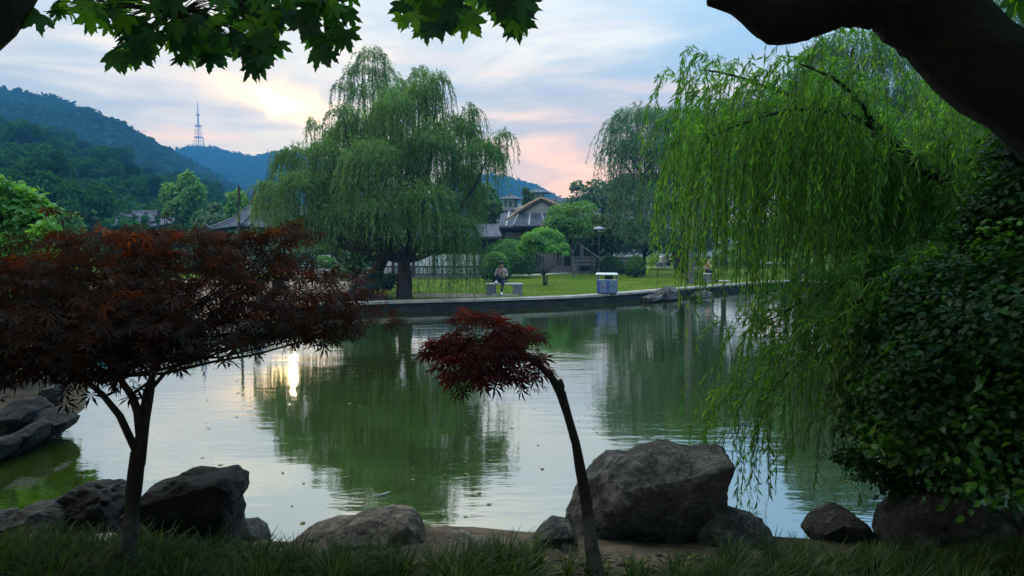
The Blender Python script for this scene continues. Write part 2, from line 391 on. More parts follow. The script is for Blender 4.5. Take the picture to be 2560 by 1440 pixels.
q = M('ADD', M('POWER', M('MULTIPLY', M('SUBTRACT', sp.outputs[0], float(px_[0])), 0.42), 2.0), M('POWER', M('MULTIPLY', M('SUBTRACT', sp.outputs[1], float(px_[1])), 0.9), 2.0))
q = M('ADD', q, M('MULTIPLY', M('SUBTRACT', noise(1.6, 5), 0.5), 2.2))
bare = M('SUBTRACT', 1.0, SS(q, 0.5, 1.3))
lf = SS(sp.outputs[1], 10.0, 12.0)
# left bank is worn earth too
lfx = SS(M('ADD', sp.outputs[0], M('MULTIPLY', M('SUBTRACT', noise(0.8, 4), 0.5), 3.0)), -7.5, -5.0)
c = MIX(M('MULTIPLY', M('MULTIPLY', lf, lfx), M('SUBTRACT', 1.0, bare)), (0.25, 0.18, 0.14), lawn)
far = SS(sp.outputs[1], 36.0, 44.0)
c = MIX(far, c, lawn)
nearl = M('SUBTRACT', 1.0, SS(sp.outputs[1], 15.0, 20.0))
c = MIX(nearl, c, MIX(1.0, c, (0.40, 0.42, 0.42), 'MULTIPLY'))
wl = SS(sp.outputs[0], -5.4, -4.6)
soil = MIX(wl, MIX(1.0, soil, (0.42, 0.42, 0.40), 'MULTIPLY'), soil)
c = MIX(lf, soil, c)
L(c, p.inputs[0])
b = N('ShaderNodeBump'); b.inputs['Strength'].default_value = 0.8; b.inputs['Distance'].default_value = 0.04
L(noise(16, 9, 0.7), b.inputs['Height']); L(b.outputs[0], p.inputs['Normal'])

M_WAT = mat_new('pond_water'); o = N('ShaderNodeOutputMaterial')
d = N('ShaderNodeBsdfDiffuse'); d.inputs[0].default_value = (0.045, 0.066, 0.006, 1)
g = N('ShaderNodeBsdfGlossy'); g.inputs['Roughness'].default_value = 0.03; g.inputs[0].default_value = (0.82, 0.85, 0.83, 1)
tcw = N('ShaderNodeTexCoord'); mp = N('ShaderNodeMapping'); mp.inputs['Scale'].default_value = (0.55, 1.6, 1); L(tcw.outputs['Object'], mp.inputs[0])
w1 = noise(3.2, 3, 0.5, mp.outputs[0]); w2 = noise(0.55, 2, 0.5, mp.outputs[0]); w3 = noise(14, 2, 0.5, mp.outputs[0])
patch = SS(noise(0.12, 2, 0.5), 0.35, 0.65)
hgt = M('ADD', M('MULTIPLY', w1, M('ADD', 0.25, M('MULTIPLY', patch, 0.75))), M('ADD', M('MULTIPLY', w2, 1.6), M('MULTIPLY', w3, M('ADD', .05, M('MULTIPLY', patch, 0.12)))))
b = N('ShaderNodeBump'); b.inputs['Strength'].default_value = 1.0; b.inputs['Distance'].default_value = 0.0048; L(hgt, b.inputs['Height'])
L(b.outputs[0], g.inputs['Normal'])
lw = N('ShaderNodeLayerWeight'); lw.inputs[0].default_value = 0.5
fac = M('ADD', M('MULTIPLY', lw.outputs['Facing'], 1.10), -0.10, clamp=True)
mx = N('ShaderNodeMixShader'); L(fac, mx.inputs[0]); L(d.outputs[0], mx.inputs[1]); L(g.outputs[0], mx.inputs[2]); L(mx.outputs[0], o.inputs[0])

# ------------------------------------------------------------------ leaf templates
def T_diamond(w=0.3, j=0.45): return np.array([(0, 0, 0), (w, j, 0.03), (0, 1, -0.06), (-w, j, 0.03)], float), np.array([(0, 1, 2, 3)])
def T_lance(w=0.09):
    V = [(0, 0, 0), (-w * .8, .28, .02), (w * .8, .28, .02), (-w, .58, 0), (w, .58, 0), (0, 1.0, -.10)]
    return np.array(V, float), np.array([(0, 2, 1), (1, 2, 4), (1, 4, 3), (3, 4, 5)])
def T_ovate(w=0.32):
    V = [(0, 0, 0), (w * .85, .22, .05), (w, .48, .06), (w * .6, .78, .03), (0, 1.05, -.06), (-w * .6, .78, .03), (-w, .48, .06), (-w * .85, .22, .05), (0, .5, 0.0)]
    return np.array(V, float), np.array([(8, i, (i + 1) % 8) for i in range(8)])
def T_palm(n=7, w=0.085, spread=2.15):
    V = []; Fq = []
    for i in range(n):
        a = (i - (n - 1) / 2) / ((n - 1) / 2) * spread
        l = [1.0, 0.93, 0.74, 0.42][abs(i - n // 2)] if n == 7 else 1.0
        d = np.array((sin(a), cos(a), 0)); s = np.array((cos(a), -sin(a), 0)); b = len(V)
        dr = -0.16 * l
        V += [tuple(d * 0.02), tuple(d * l * .5 + s * w * (0.55 + .45 * l) + (0, 0, .02)), tuple(d * l + np.array((0, 0, dr))), tuple(d * l * .5 - s * w * (0.55 + .45 * l) + (0, 0, .02))]
        Fq.append((b, b + 1, b + 2, b + 3))
    return np.array(V, float), np.array(Fq)
def T_plane():
    half = [(0.0, 1.0), (0.055, 0.88), (0.10, 0.84), (0.115, 0.70), (0.175, 0.655), (0.14, 0.52), (0.20, 0.50), (0.34, 0.66), (0.38, 0.63), (0.60, 0.70), (0.50, 0.555), (0.505, 0.48),
            (0.395, 0.40), (0.36, 0.30), (0.42, 0.26), (0.52, 0.28), (0.60, 0.22), (0.44, 0.10), (0.30, 0.04), (0.12, 0.06), (0.0, 0.12)]
    pts = half + [(-x, y) for x, y in half[-2:0:-1]]
    V = [(0, .34, 0.0)] + [(x, y, -0.10 * (abs(x) ** 1.3) * 2 - 0.12 * max(0, y - .5)) for x, y in pts]
    n = len(pts)
    return np.array(V, float), np.array([(0, 1 + i, 1 + (i + 1) % n) for i in range(n)])

def unit(a): return a / np.maximum(np.linalg.norm(a, axis=-1, keepdims=True), 1e-9)
def place(T, P, Dv, Nv, Sc, R, wv=None):
    """instances of template T -> V, F, rnd"""
    V, Fc = T; n = len(P); k = len(V)
    d = unit(Dv); s = unit(np.cross(d, Nv)); nn = np.cross(s, d)
    Sc = np.broadcast_to(np.asarray(Sc, float), (n,))
    out = P[:, None, :] + Sc[:, None, None] * (V[None, :, 0, None] * s[:, None, :] + V[None, :, 1, None] * d[:, None, :] + V[None, :, 2, None] * nn[:, None, :])
    Fo = (Fc[None] + (np.arange(n) * k)[:, None, None]).reshape(-1, Fc.shape[1])
    return out.reshape(-1, 3), Fo, np.repeat(R, len(Fc))
def join(parts):
    V = []; Fo = []; R = []; b = 0
    for v, f, r in parts: V.append(v); Fo.append(f + b); R.append(r); b += len(v)
    return np.concatenate(V), np.concatenate(Fo), np.concatenate(R)
def rdir(n): return unit(rng.normal(size=(n, 3)))
def clip01(a): return np.clip(a, 0.0, 1.0)

# willow hanging strands
def strands(P, O, Ln, out=0.5, up=0.15, K=30, leaf=0.14, T=None, jit=0.03, tone=None, sag=1.35):
    """P starts, O outward unit dirs, Ln lengths -> leaves (V,F,R) and the strand lines"""
    T = T or T_diamond(0.10)
    m = len(P); s = (np.arange(K)[None, :] + rng.random((m, K))) / K
    tw = rng.normal(size=(m, 1, 3)) * jit
    outl = out * (0.6 + 0.8 * rng.random(m))
    def path(s):
        q = P[:, None, :] + O[:, None, :] * (outl[:, None, None] * (1 - (1 - s[..., None]) ** 2.2))
        q = q + np.stack([np.zeros_like(s), np.zeros_like(s), up * 4 * s * (1 - s) * (1 - s) * 1.5 - Ln[:, None] * s ** sag], -1)
        q = q + tw * s[..., None] * 3 + 0.35 * jit * np.sin(s[..., None] * 9 + tw * 40)
        return q
    q = path(s).reshape(-1, 3); q2 = path(s + 0.02).reshape(-1, 3)
    tg = unit(q2 - q)
    dv = unit(tg * 0.9 + rdir(len(q)) * 0.75 + np.array((0, 0, -0.35)))
    if tone is None: tone = rng.random(m)
    R = clip01(np.repeat(tone, K) * 0.6 + rng.random(m * K) * 0.4)
    V = place(T, q, dv, rdir(len(q)), leaf * (0.6 + 0.7 * rng.random(len(q))), R)
    ln = path(np.broadcast_to(np.linspace(0, 1, 7)[None], (m, 7)))
    return V, ln
def wires(ln, r):
    """3-sided thin twigs along polylines ln (m,k,3)"""
    m, k, _ = ln.shape
    offs = np.array([(1, 0, 0), (-.5, .87, 0), (-.5, -.87, 0)]) * r
    V = (ln[:, :, None, :] + offs[None, None]).reshape(-1, 3)
    i = np.arange(m)[:, None, None] * k * 3 + np.arange(k - 1)[None, :, None] * 3
    j = np.arange(3)[None, None]; j2 = (j + 1) % 3
    Fo = np.stack([i + j, i + j2, i + 3 + j2, i + 3 + j], -1).reshape(-1, 4)
    return V, Fo
def curve_pts(a, b, bend=(0, 0, 0), n=7, jit=0.0):
    a = np.asarray(a, float); b = np.asarray(b, float); bend = np.asarray(bend, float)
    out = []
    for i in range(n):
        t = i / (n - 1); p = a * (1 - t) + b * t + bend * 4 * t * (1 - t)
        if 0 < i < n - 1: p = p + rng.normal(size=3) * jit
        out.append(p)
    return out

# leafy crown of ellipsoid clumps
def crown(lobes, n, leaf, T=None, up=0.3, shell=0.75, flat=0.0):
    """lobes: list of (c, (rx,ry,rz)); n leaves over all"""
    T = T or T_diamond(0.42, 0.5)
    vol = np.array([l[1][0] * l[1][1] + l[1][0] * l[1][2] for l in lobes]); vol = vol / vol.sum()
    parts = []
    for (c, r), w in zip(lobes, vol):
        k = max(4, int(n * w)); d = rdir(k); d[:, 2] = np.where(d[:, 2] < -0.4, -d[:, 2] * .6, d[:, 2]); d = unit(d)
        rr = (shell + (1 - shell) * rng.random(k)) * np.where(rng.random(k) < 0.25, rng.random(k), 1)
        rr = rr * (1 + 0.22 * fbm(d * 2.1 + np.asarray(c) * 1.7, 3))
        P = np.asarray(c) + d * rr[:, None] * np.asarray(r)
        nv = unit(d * 0.8 + rdir(k) * 0.8 + np.array((0, 0, up)))
        dv = unit(np.cross(nv, rdir(k)) + d * 0.3 + np.array((0, 0, -0.15 - flat)))
        R = clip01(0.45 + 0.35 * vnoise(P * (1.1 / max(r[0], 0.3)) + 3.1) + 0.5 * (rng.random(k) - 0.5) + 0.12 * d[:, 2])
        parts.append(place(T, P, dv, nv, leaf * (0.6 + 0.8 * rng.random(k)), R))
    return join(parts)

def rand_lobes(c, R, k, sub=0.45, seed=None):
    """k sub-clumps over an ellipsoid envelope"""
    g = np.random.default_rng(seed if seed is not None else rng.integers(1e9)); L_ = []
    for i in range(k):
        d = unit(g.normal(size=3)); d[2] = abs(d[2]) * (1 if g.random() < 0.75 else -0.5)
        q = np.asarray(c) + d * np.asarray(R) * (0.48 + 0.32 * g.random())
        s = sub * (0.65 + 0.6 * g.random()); L_.append((q, (R[0] * s, R[1] * s, R[2] * s * 0.85)))
    L_.append((np.asarray(c), (R[0] * .6, R[1] * .6, R[2] * .6)))
    return L_

# ------------------------------------------------------------------ the pond and the ground
far_edge = [gnd(a, b, 0.42) for a, b in ((700, 762), (860, 758), (1000, 753), (1220, 748), (1400, 742), (1500, 737), (1600, 729), (1700, 721), (1800, 713), (1900, 706), (2000, 700))]
lake = [(q[0], q[1]) for q in far_edge] + [(17.0, 34.0), (16.5, 25.0), (13.5, 16.0), (10.5, 10.0), (7.5, 6.8), (5.2, 5.7), (3.4, 5.55), (1.6, 5.75), (0.4, 5.7),
        (-0.6, 5.9), (-1.6, 5.6), (-2.4, 5.85), (-3.4, 6.05), (-5.0, 6.2), (-8.0, 6.3), (-9.5, 7.3), (-8.5, 8.5), (-6.6, 8.7), (-5.7, 9.2), (-6.1, 10.4), (-7.2, 12.6), (-9.0, 15.5), (-9.6, 18.0), (-8.4, 20.6), (-7.6, 22.5)]
LK = np.array(lake)
def sdist(x, y):
    P = np.stack([x, y], -1); A = LK; B = np.roll(LK, -1, 0); best = np.full(x.shape, 1e9); ins = np.zeros(x.shape, bool)
    for a, b in zip(A, B):
        ab = b - a; t = np.clip(((P - a) @ ab) / (ab @ ab), 0, 1); d = np.linalg.norm(P - (a + t[..., None] * ab), axis=-1); best = np.minimum(best, d)
        c = ((a[1] > y) != (b[1] > y)) & (x < (b[0] - a[0]) * (y - a[1]) / (b[1] - a[1] + 1e-12) + a[0]); ins ^= c
    return np.where(ins, -best, best)
def sstep(a, b, x): t = np.clip((x - a) / (b - a), 0, 1); return t * t * (3 - 2 * t)
def ground_z(x, y):
    x = np.asarray(x, float); y = np.asarray(y, float); s = sdist(x, y)
    near = -0.7 + 0.92 * sstep(-0.9, 0.25, s) + 0.12 * sstep(0.2, 1.3, s) + 0.055 * np.clip(5.5 - y, 0, 8)
    near = near + 0.035 * fbm(np.stack([x * 1.6, y * 1.6, 0 * x], -1), 3) * (s > -0.3)
    farz = np.where(s < 0.25, -0.8, 0.395) + 0.03 * sstep(2, 8, s) * vnoise(np.stack([x * .2, y * .2, 0 * x], -1))
    leftz = -0.7 + 1.08 * sstep(-0.8, 0.5, s)
    fr_ = sstep(12.0, 16.0, y); lf_ = 1 - sstep(-7.4, -6.4, x)
    return near * (1 - fr_) + fr_ * (farz * (1 - lf_) + leftz * lf_)
def gz(x, y): return float(ground_z(np.array([x]), np.array([y]))[0])
xs = np.concatenate([-np.geomspace(1800, 14, 26), np.arange(-13.5, 20, 0.22), np.geomspace(20.3, 1800, 26)])
ys = np.concatenate([-np.geomspace(600, 3.3, 14), np.arange(-3, 8, 0.14), np.arange(8, 45, 0.4), np.geomspace(46, 2500, 24)])
XX, YY = np.meshgrid(xs, ys); ZZ = ground_z(XX, YY)
def gridmesh(name, XX, YY, ZZ, mat, **kw):
    h, w = XX.shape; V = np.stack([XX, YY, ZZ], -1).reshape(-1, 3)
    i = (np.arange(h - 1)[:, None] * w + np.arange(w - 1)[None]).ravel()
    return build(name, V, np.stack([i, i + 1, i + w + 1, i + w], -1), mat, smooth=True, **kw)
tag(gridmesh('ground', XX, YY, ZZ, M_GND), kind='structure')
wx = np.linspace(-16, 24, 3); wy = np.linspace(3.5, 46, 3); WX, WY = np.meshgrid(wx, wy)
tag(gridmesh('water', WX, WY, WX * 0 + .09, M_WAT), kind='structure')

# quay wall and coping along the far bank
def sweep(name, line, w0, w1, z0, z1, mat, joints=None, **kw):
    line = [np.asarray(p[:2], float) for p in line]; n = len(line); nv = []
    for i in range(n):
        t = line[min(i + 1, n - 1)] - line[max(i - 1, 0)]; t = t / np.linalg.norm(t); nv.append(np.array((-t[1], t[0])))
    V = []; Fo = []
    for p, q in zip(line, nv):
        a = p + q * w0; b_ = p + q * w1
        V += [(a[0], a[1], z0), (b_[0], b_[1], z0), (b_[0], b_[1], z1), (a[0], a[1], z1)]
    for i in range(n - 1):
        for k in range(4):
            k2 = (k + 1) % 4; Fo.append((i * 4 + k, (i + 1) * 4 + k, (i + 1) * 4 + k2, i * 4 + k2))
    Fo.append((0, 1, 2, 3)); Fo.append(tuple((n - 1) * 4 + k for k in (3, 2, 1, 0)))
    mb = MB(); mb.add(V, Fo); return mb.build(name, mat, **kw)
def resample(line, step):
    P = np.array([q[:2] for q in line]); d = np.r_[0, np.cumsum(np.linalg.norm(np.diff(P, axis=0), axis=1))]
    k = int(d[-1] / step) + 1; t = np.linspace(0, d[-1], k); return [np.array((np.interp(a, d, P[:, 0]), np.interp(a, d, P[:, 1]))) for a in t]
edge = resample(far_edge + [np.array((17.0, 34.0, 0))], 0.5)
tag(sweep('quay_wall', edge, 0.03, 0.5, -0.8, 0.345, M_QUAY), 'dark stone quay wall rising from the far side of the pond', 'wall')
cope = empty('quay_coping', (edge[0][0], edge[0][1], 0.34), 'pale worn stone coping slabs along the top of the far quay', 'coping')
long_e = resample(far_edge + [np.array((17.0, 34.0, 0))], 1.25)
for i in range(len(long_e) - 1):
    a, b_ = long_e[i], long_e[i + 1]; t = (b_ - a) / np.linalg.norm(b_ - a)
    sweep('coping_slab', [a + t * 0.006, b_ - t * 0.006], -0.03, 0.52, 0.348, 0.425 + 0.006 * random.random(), M_COPE, parent=cope, origin=cope.location)
# paths
def ribbon(name, pts, w, z, mat):
    return tag(sweep(name, pts, -w / 2, w / 2, z - 0.05, z, mat), kind='structure')
ribbon('path', [gnd(a, b) for a, b in ((960, 690), (1120, 691), (1240, 690), (1330, 688), (1400, 684), (1440, 680), (1500, 677))], 0.9, 0.43, M_PATH)
ribbon('path', [gnd(a, b) for a, b in ((1560, 672), (1660, 668), (1720, 671), (1760, 668))], 1.1, 0.434, M_PATH)
ribbon('path', [gnd(a, b) for a, b in ((1770, 703), (1800, 703), (1822, 702))], 0.5, 0.43, M_PATH)

# ------------------------------------------------------------------ hills
def hill(name, ridge, R, wid, back, n_az=160, n_r=34, seed=1, mat=None, base=0.0, bump=1.0, drop=0.0):
    """ridge: list of photo px, py giving the bare ridge line at distance R"""
    pxs = np.array([r[0] for r in ridge], float); pys = np.array([r[1] for r in ridge], float)
    pp = np.linspace(pxs[0], pxs[-1], n_az); hh = np.interp(pp, pxs, pys)
    Hz = np.array([at(a, b, R)[2] for a, b in zip(pp, hh)]) - drop; ux = (pp - 1280) / F
    t = np.linspace(-1, 1, n_r); rr = np.where(t < 0, R + t * wid, R + t * back)
    prof = np.where(t < 0, 1 - np.sqrt(t * t + .0009) + .03, np.cos(np.abs(t) * pi / 2))
    YYh = np.broadcast_to(rr[:, None], (n_r, n_az)); XXh = ux[None] * YYh
    Zh = base + (Hz[None] - base) * prof[:, None]
    Zh = Zh + bump * fbm(np.stack([XXh * .012, YYh * .012, 0 * XXh + seed], -1), 4, seed) * np.minimum(Hz[None], 60) * 0.09 * np.sin(np.abs(t) * pi)[:, None]
    o = gridmesh(name, XXh, YYh, Zh - 1.0, mat); tag(o, kind='structure')
    def hz(x, y):
        tt = np.where(y < R, (y - R) / wid, (y - R) / back); fi = (tt + 1) / 2 * (n_r - 1); fj = (x / y * F + 1280 - pxs[0]) / (pxs[-1] - pxs[0]) * (n_az - 1)
        i = np.clip(fi.astype(int), 0, n_r - 2); j = np.clip(fj.astype(int), 0, n_az - 2); a = np.clip(fi - i, 0, 1); b_ = np.clip(fj - j, 0, 1)
        return (Zh[i, j] * (1 - a) * (1 - b_) + Zh[i + 1, j] * a * (1 - b_) + Zh[i, j + 1] * (1 - a) * b_ + Zh[i + 1, j + 1] * a * b_) - 1.0
    return o, hz
M_HILL = pmat('hill_ground', (0.015, 0.035, 0.02), (0.035, 0.065, 0.03), 0.02, 0.95)
def wooded(hz, px0, px1, r0, r1, n, size, quads, mat, seed, label=None):
    g = np.random.default_rng(seed); pp = g.uniform(px0, px1, n); y = g.uniform(r0, r1, n); x = (pp - 1280) / F * y; z = hz(x, y)
    s = size * (0.6 + 0.8 * g.random(n)); k = quads
    d = unit(g.normal(size=(n, k, 3))); d[..., 2] = np.abs(d[..., 2])
    P = np.stack([x, y, z], -1)[:, None] + d * (s[:, None, None] * np.array((0.5, 0.5, 0.8))) * (0.8 + 0.3 * g.random((n, k, 1))) + np.array((0, 0, 0.15)) * size
    nv = unit(d + 0.5 * g.normal(size=d.shape)).reshape(-1, 3); dv = unit(np.cross(nv, g.normal(size=nv.shape)))
    R = clip01(np.repeat(g.random(n), k) * 0.7 + 0.3 * g.random(n * k))
    V, Fo, Rn = place(T_diamond(0.55, 0.5), P.reshape(-1, 3), dv, nv, np.repeat(s, k) * (0.13 if quads > 80 else 0.24) * (0.7 + 0.6 * g.random(n * k)), R)
    return tag(build('forest', V, Fo, mat, rnd=Rn), kind='stuff')
hA, hzA = hill('hill', [(-700, 150), (-300, 190), (-60, 222), (60, 245), (150, 262), (230, 290), (300, 325), (370, 365), (430, 395), (480, 422), (560, 470), (650, 520), (720, 575)], 420, 260, 250, seed=3, mat=M_HILL, drop=4.5)
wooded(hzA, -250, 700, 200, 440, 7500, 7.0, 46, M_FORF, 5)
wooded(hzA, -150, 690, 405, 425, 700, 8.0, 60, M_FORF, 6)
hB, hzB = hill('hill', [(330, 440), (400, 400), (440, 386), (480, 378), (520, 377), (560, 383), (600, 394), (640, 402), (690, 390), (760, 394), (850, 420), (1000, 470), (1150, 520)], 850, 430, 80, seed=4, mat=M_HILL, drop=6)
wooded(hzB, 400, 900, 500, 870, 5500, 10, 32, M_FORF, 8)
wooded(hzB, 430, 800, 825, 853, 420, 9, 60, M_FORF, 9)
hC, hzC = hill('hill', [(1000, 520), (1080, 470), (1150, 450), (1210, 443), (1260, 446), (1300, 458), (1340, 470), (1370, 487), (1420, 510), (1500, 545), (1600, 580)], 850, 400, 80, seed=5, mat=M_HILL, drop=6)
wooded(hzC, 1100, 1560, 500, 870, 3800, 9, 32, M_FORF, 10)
# wooded slope rising on the left behind the garden
hD, hzD = hill('hill', [(-900, 300), (-300, 340), (0, 385), (120, 405), (250, 445), (350, 478), (450, 500), (550, 530), (650, 570), (760, 600)], 170, 118, 160, seed=6, mat=M_HILL, base=0.35, bump=0.4)

wooded(hzD, -350, 740, 56, 175, 3000, 3.4, 90, M_FOR, 11)

# ------------------------------------------------------------------ broadcasting tower and masts on the far hill
tp = at(497, 372, 850); th = at(493, 257, 850)[2] - tp[2]
tw = empty('broadcasting_tower', tp, 'tall tapering lattice broadcasting tower on the bare summit of the far blue hill', 'tower')
mb = MB()
def lerp(a, b_, t): return a + (b_ - a) * t
Hs = [0, .08, .16, .25, .33, .42, .5]; Ws = [6.6, 5.0, 3.9, 3.2, 2.9, 2.6, 2.5]
cr = lambda h, w: [np.array((tp[0] + sx_ * w, tp[1] + sy_ * w, tp[2] + h * th)) for sx_, sy_ in ((-1, -1), (1, -1), (1, 1), (-1, 1))]
for i in range(len(Hs) - 1):
    A = cr(Hs[i], Ws[i]); B = cr(Hs[i + 1], Ws[i + 1])
    for k in range(4):
        mb.tube([A[k], B[k]], 0.20, 4); mb.tube([A[k], B[(k + 1) % 4]], 0.10, 4); mb.tube([B[k], B[(k + 1) % 4]], 0.10, 4)
mb.tube([tp, tp + (0, 0, th * .5)], 0.45, 6)
mb.build('lattice', M_MAST, tw, tp)
for h, w in ((.25, 3.6), (.5, 3.0), (.74, 1.6)):
    mb = MB(); mb.box((tp[0], tp[1], tp[2] + h * th), (w * 2, w * 2, 1.0)); mb.build('platform', M_MAST, tw, tp)
mb = MB(); mb.tube([tp + (0, 0, th * .5), tp + (0, 0, th * .74)], [1.0, .8], 8); mb.tube([tp + (0, 0, th * .74), tp + (0, 0, th * .97)], [.6, .45], 8); mb.tube([tp + (0, 0, th * .96), tp + (0, 0, th * 1.06)], .18, 5)
mb.build('antenna', M_MAST, tw, tp)
mp_ = at(509, 372, 845)
m1 = empty('radio_mast', mp_, 'short thin radio mast just right of the broadcasting tower', 'mast')
mb = MB(); mb.tube([mp_ - (0, 0, 3), mp_ + (0, 0, 11.5)], [.5, .4], 6); mb.build('pole', M_MAST, m1, mp_)
mb = MB(); mb.box(mp_ + (0, 0, 11.7), (1.6, 1.6, .5)); mb.build('platform', M_MAST, m1, mp_)
mp_ = at(530, 378, 845)
m1 = empty('radio_mast', mp_, 'smallest radio mast standing further right on the same far summit', 'mast')
mb = MB(); mb.tube([mp_ - (0, 0, 3), mp_ + (0, 0, 5.5)], [.6, .35], 6); mb.build('pole', M_MAST, m1, mp_)
mb = MB(); mb.box(mp_ + (0, 0, 5.6), (1.4, 1.4, .4)); mb.build('platform', M_MAST, m1, mp_)
sp_ = at(496, 374, 838)
st = empty('transmitter_station', sp_, 'low flat roofed station building under the broadcasting tower', 'building')
mb = MB(); mb.box(sp_, (17, 8, 6)); mb.build('wall', M_CONC, st, sp_)
mb = MB(); mb.box(sp_ + (0, 0, 3.25), (18, 9, .6)); mb.build('roof', M_MAST, st, sp_)
for k in range(5):
    mb = MB(); mb.box(sp_ + (-5 + k * 2.5, -4.02, .3), (1.2, .1, 1.2)); mb.build('window', M_GLS, st, sp_)

# ------------------------------------------------------------------ tree builders
def limbs(mb, base, tops, r0, splay=0.25, sides=8, fork=0.45):
    """trunk from base to a fork, then limbs to the tops"""
    base = np.asarray(base, float); c = np.mean(tops, axis=0); fk = base + (c - base) * fork; fk[0] = base[0] + (c[0] - base[0]) * fork * .6
    mb.tube(curve_pts(base - (0, 0, .3), fk, (rng.normal() * .05, 0, 0), 6), np.linspace(r0 * 1.25, r0 * .8, 6), sides, wob=.15)
    for t in tops:
        t = np.asarray(t, float)
        mb.tube(curve_pts(fk - (0, 0, r0 * .5), t, ((t[0] - fk[0]) * .12, (t[1] - fk[1]) * .12, -.05 * abs(t[2] - fk[2])), 6, .02), np.linspace(r0 * .62, r0 * .10, 6), max(4, sides - 2), wob=.15)
def broad_tree(name, base, H, Rxy, n, leaf, mat, label, cat='tree', group=None, k=9, low=0.25, r0=None, bark=None, sub=.45, T=None, seed=None, ry=None):
    base = np.asarray(base, float); t = empty(name, base, label, cat, group)
    c = base + (0, 0, H * (low + 1) / 2); R = (Rxy, ry or Rxy, H * (1 - low) / 2)
    lb = rand_lobes(c, R, k, sub, seed)
    V, Fo, Rn = crown(lb, n, leaf, T)
    build('crown', V, Fo, mat, t, Rn, origin=base)
    mb = MB(); limbs(mb, base, [l[0] for l in lb[:6]], r0 or H * .022); mb.build('trunk', bark or M_BRK, t, base)
    return t

# forest variants on the left slope; copies share meshes
FT = 'trees on the slope behind the garden'
ORD = 'first second third fourth fifth sixth seventh eighth ninth tenth eleventh twelfth thirteenth fourteenth fifteenth sixteenth seventeenth'.split()
ROWN = ('nearest row', 'second row', 'row halfway up', 'upper row', 'topmost row')
KINDN = ('dense dark broadleaf tree', 'narrow bluish evergreen', 'rounded green tree', 'paler yellowish tree')
protos = []
for i, (mat, H, R, lbl) in enumerate(((M_FRN, 12, 4.2, 'dense dark green broadleaf tree on the wooded slope at left'), (M_FRD, 14, 3.6, 'blue green evergreen on the wooded slope at left'),
                                     (M_FRN, 10, 4.6, 'rounded mid green tree on the wooded slope at left'), (M_LGT, 9.5, 3.8, 'paler yellow green tree on the wooded slope at left'))):
    protos.append((broad_tree('forest_tree', (0, 0, 0), H, R, 5200, .42, mat, lbl, 'tree', FT, k=13, low=.12, seed=40 + i, sub=.36), H, R))
g = np.random.default_rng(12); first = [True] * 4; cnt = 0
for row, (D, npx, jit) in enumerate(((66, 90, 25), (84, 74, 25), (104, 62, 20), (128, 52, 18), (158, 44, 15))):
    in_row = 0
    for px in np.arange(-40, 640 if D > 80 else 560, npx):
        q = px + g.uniform(-jit, jit); y = D + g.uniform(-6, 6); x = (q - 1280) / F * y
        z = float(hzD(np.array([x]), np.array([y]))[0]) if y > 55 else .35
        z = max(z, .3)
        k = int(g.choice([0, 1, 2, 3], p=[.36, .22, .34, .08]))
        if D < 70 and 240 < q < 440: continue
        pr, H, R = protos[k]
        o_ = pr if first[k] else copy_tree(pr); first[k] = False
        sky_y = np.interp(q, [-200, 0, 100, 180, 250, 340, 400, 470, 540, 600, 660], [255, 272, 292, 318, 345, 372, 405, 412, 445, 478, 500])
        ty = sky_y + (115, 82, 52, 24, 4)[row] + g.uniform(-8, 22)
        s = float(np.clip((at(q, ty, y)[2] - z + .3) / H, .35, 1.5)); o_.location = (x, y, z - .3); o_.rotation_euler = (0, 0, g.random() * 6.28); o_.scale = (s, s, s * (0.9 + .3 * g.random())); cnt += 1
        o_['label'] = '%s, %s from the left in the slope\'s %s' % (KINDN[k], ORD[in_row], ROWN[row]); in_row += 1

# ------------------------------------------------------------------ buildings
def tiled_slope(mb, a, b_, c, d, n, r=0.07, light_every=0):
    """sloping roof a-b (ridge) to d-c (eave) with round tile rows; material slot 1 on every nth row"""
    a, b_, c, d = [np.asarray(q, float) for q in (a, b_, c, d)]
    nrm = np.cross(b_ - a, d - a); nrm = nrm / np.linalg.norm(nrm)
    if nrm[2] < 0: nrm = -nrm
    mb.m = 0; th_ = nrm * 0.12
    mb.add([a, b_, c, d, a - th_, b_ - th_, c - th_, d - th_], [(0, 1, 2, 3), (7, 6, 5, 4), (0, 4, 5, 1), (1, 5, 6, 2), (2, 6, 7, 3), (3, 7, 4, 0)])
    for i in range(n + 1):
        t = i / n; p = a + (b_ - a) * t; q = d + (c - d) * t
        if light_every and i % light_every == 0: mb.m = 1; mb.tube([p + nrm * .05, (p + q) / 2 + nrm * .02, q + nrm * .06], r * 1.15, 6); mb.m = 0
        else: mb.tube([p, (p + q) / 2 - nrm * .03, q], r, 6)
def ridge_line(mb, pts, r): mb.tube(pts, r, 6)

# central garden hall, grey tiles and orange ridges
HB = np.array((2.3, 52.0, 0.4)); hall = empty('garden_hall', HB, 'grey tiled garden hall with orange gable ridges behind the clipped shrubs', 'building')
mb = MB(); tiled_slope(mb, (-2.2, 53.6, 4.62), (6.2, 53.6, 4.62), (6.5, 50.3, 3.45), (-2.6, 50.3, 3.45), 50, .065, 6)
tiled_slope(mb, (-2.2, 53.6, 4.62), (6.2, 53.6, 4.62), (6.5, 56.9, 3.45), (-2.6, 56.9, 3.45), 30, .065)
mb.m = 0; mb.tube([(-2.5, 53.6, 4.72), (6.4, 53.6, 4.72)], .14, 8)
mb.build('roof', [M_TILE, M_TILEL], hall, HB)
mb = MB(); ax = 1.95
tiled_slope(mb, (ax, 50.0, 5.32), (ax, 54.5, 5.32), (ax - 1.75, 54.5, 4.30), (ax - 1.75, 50.0, 4.30), 16, .06)
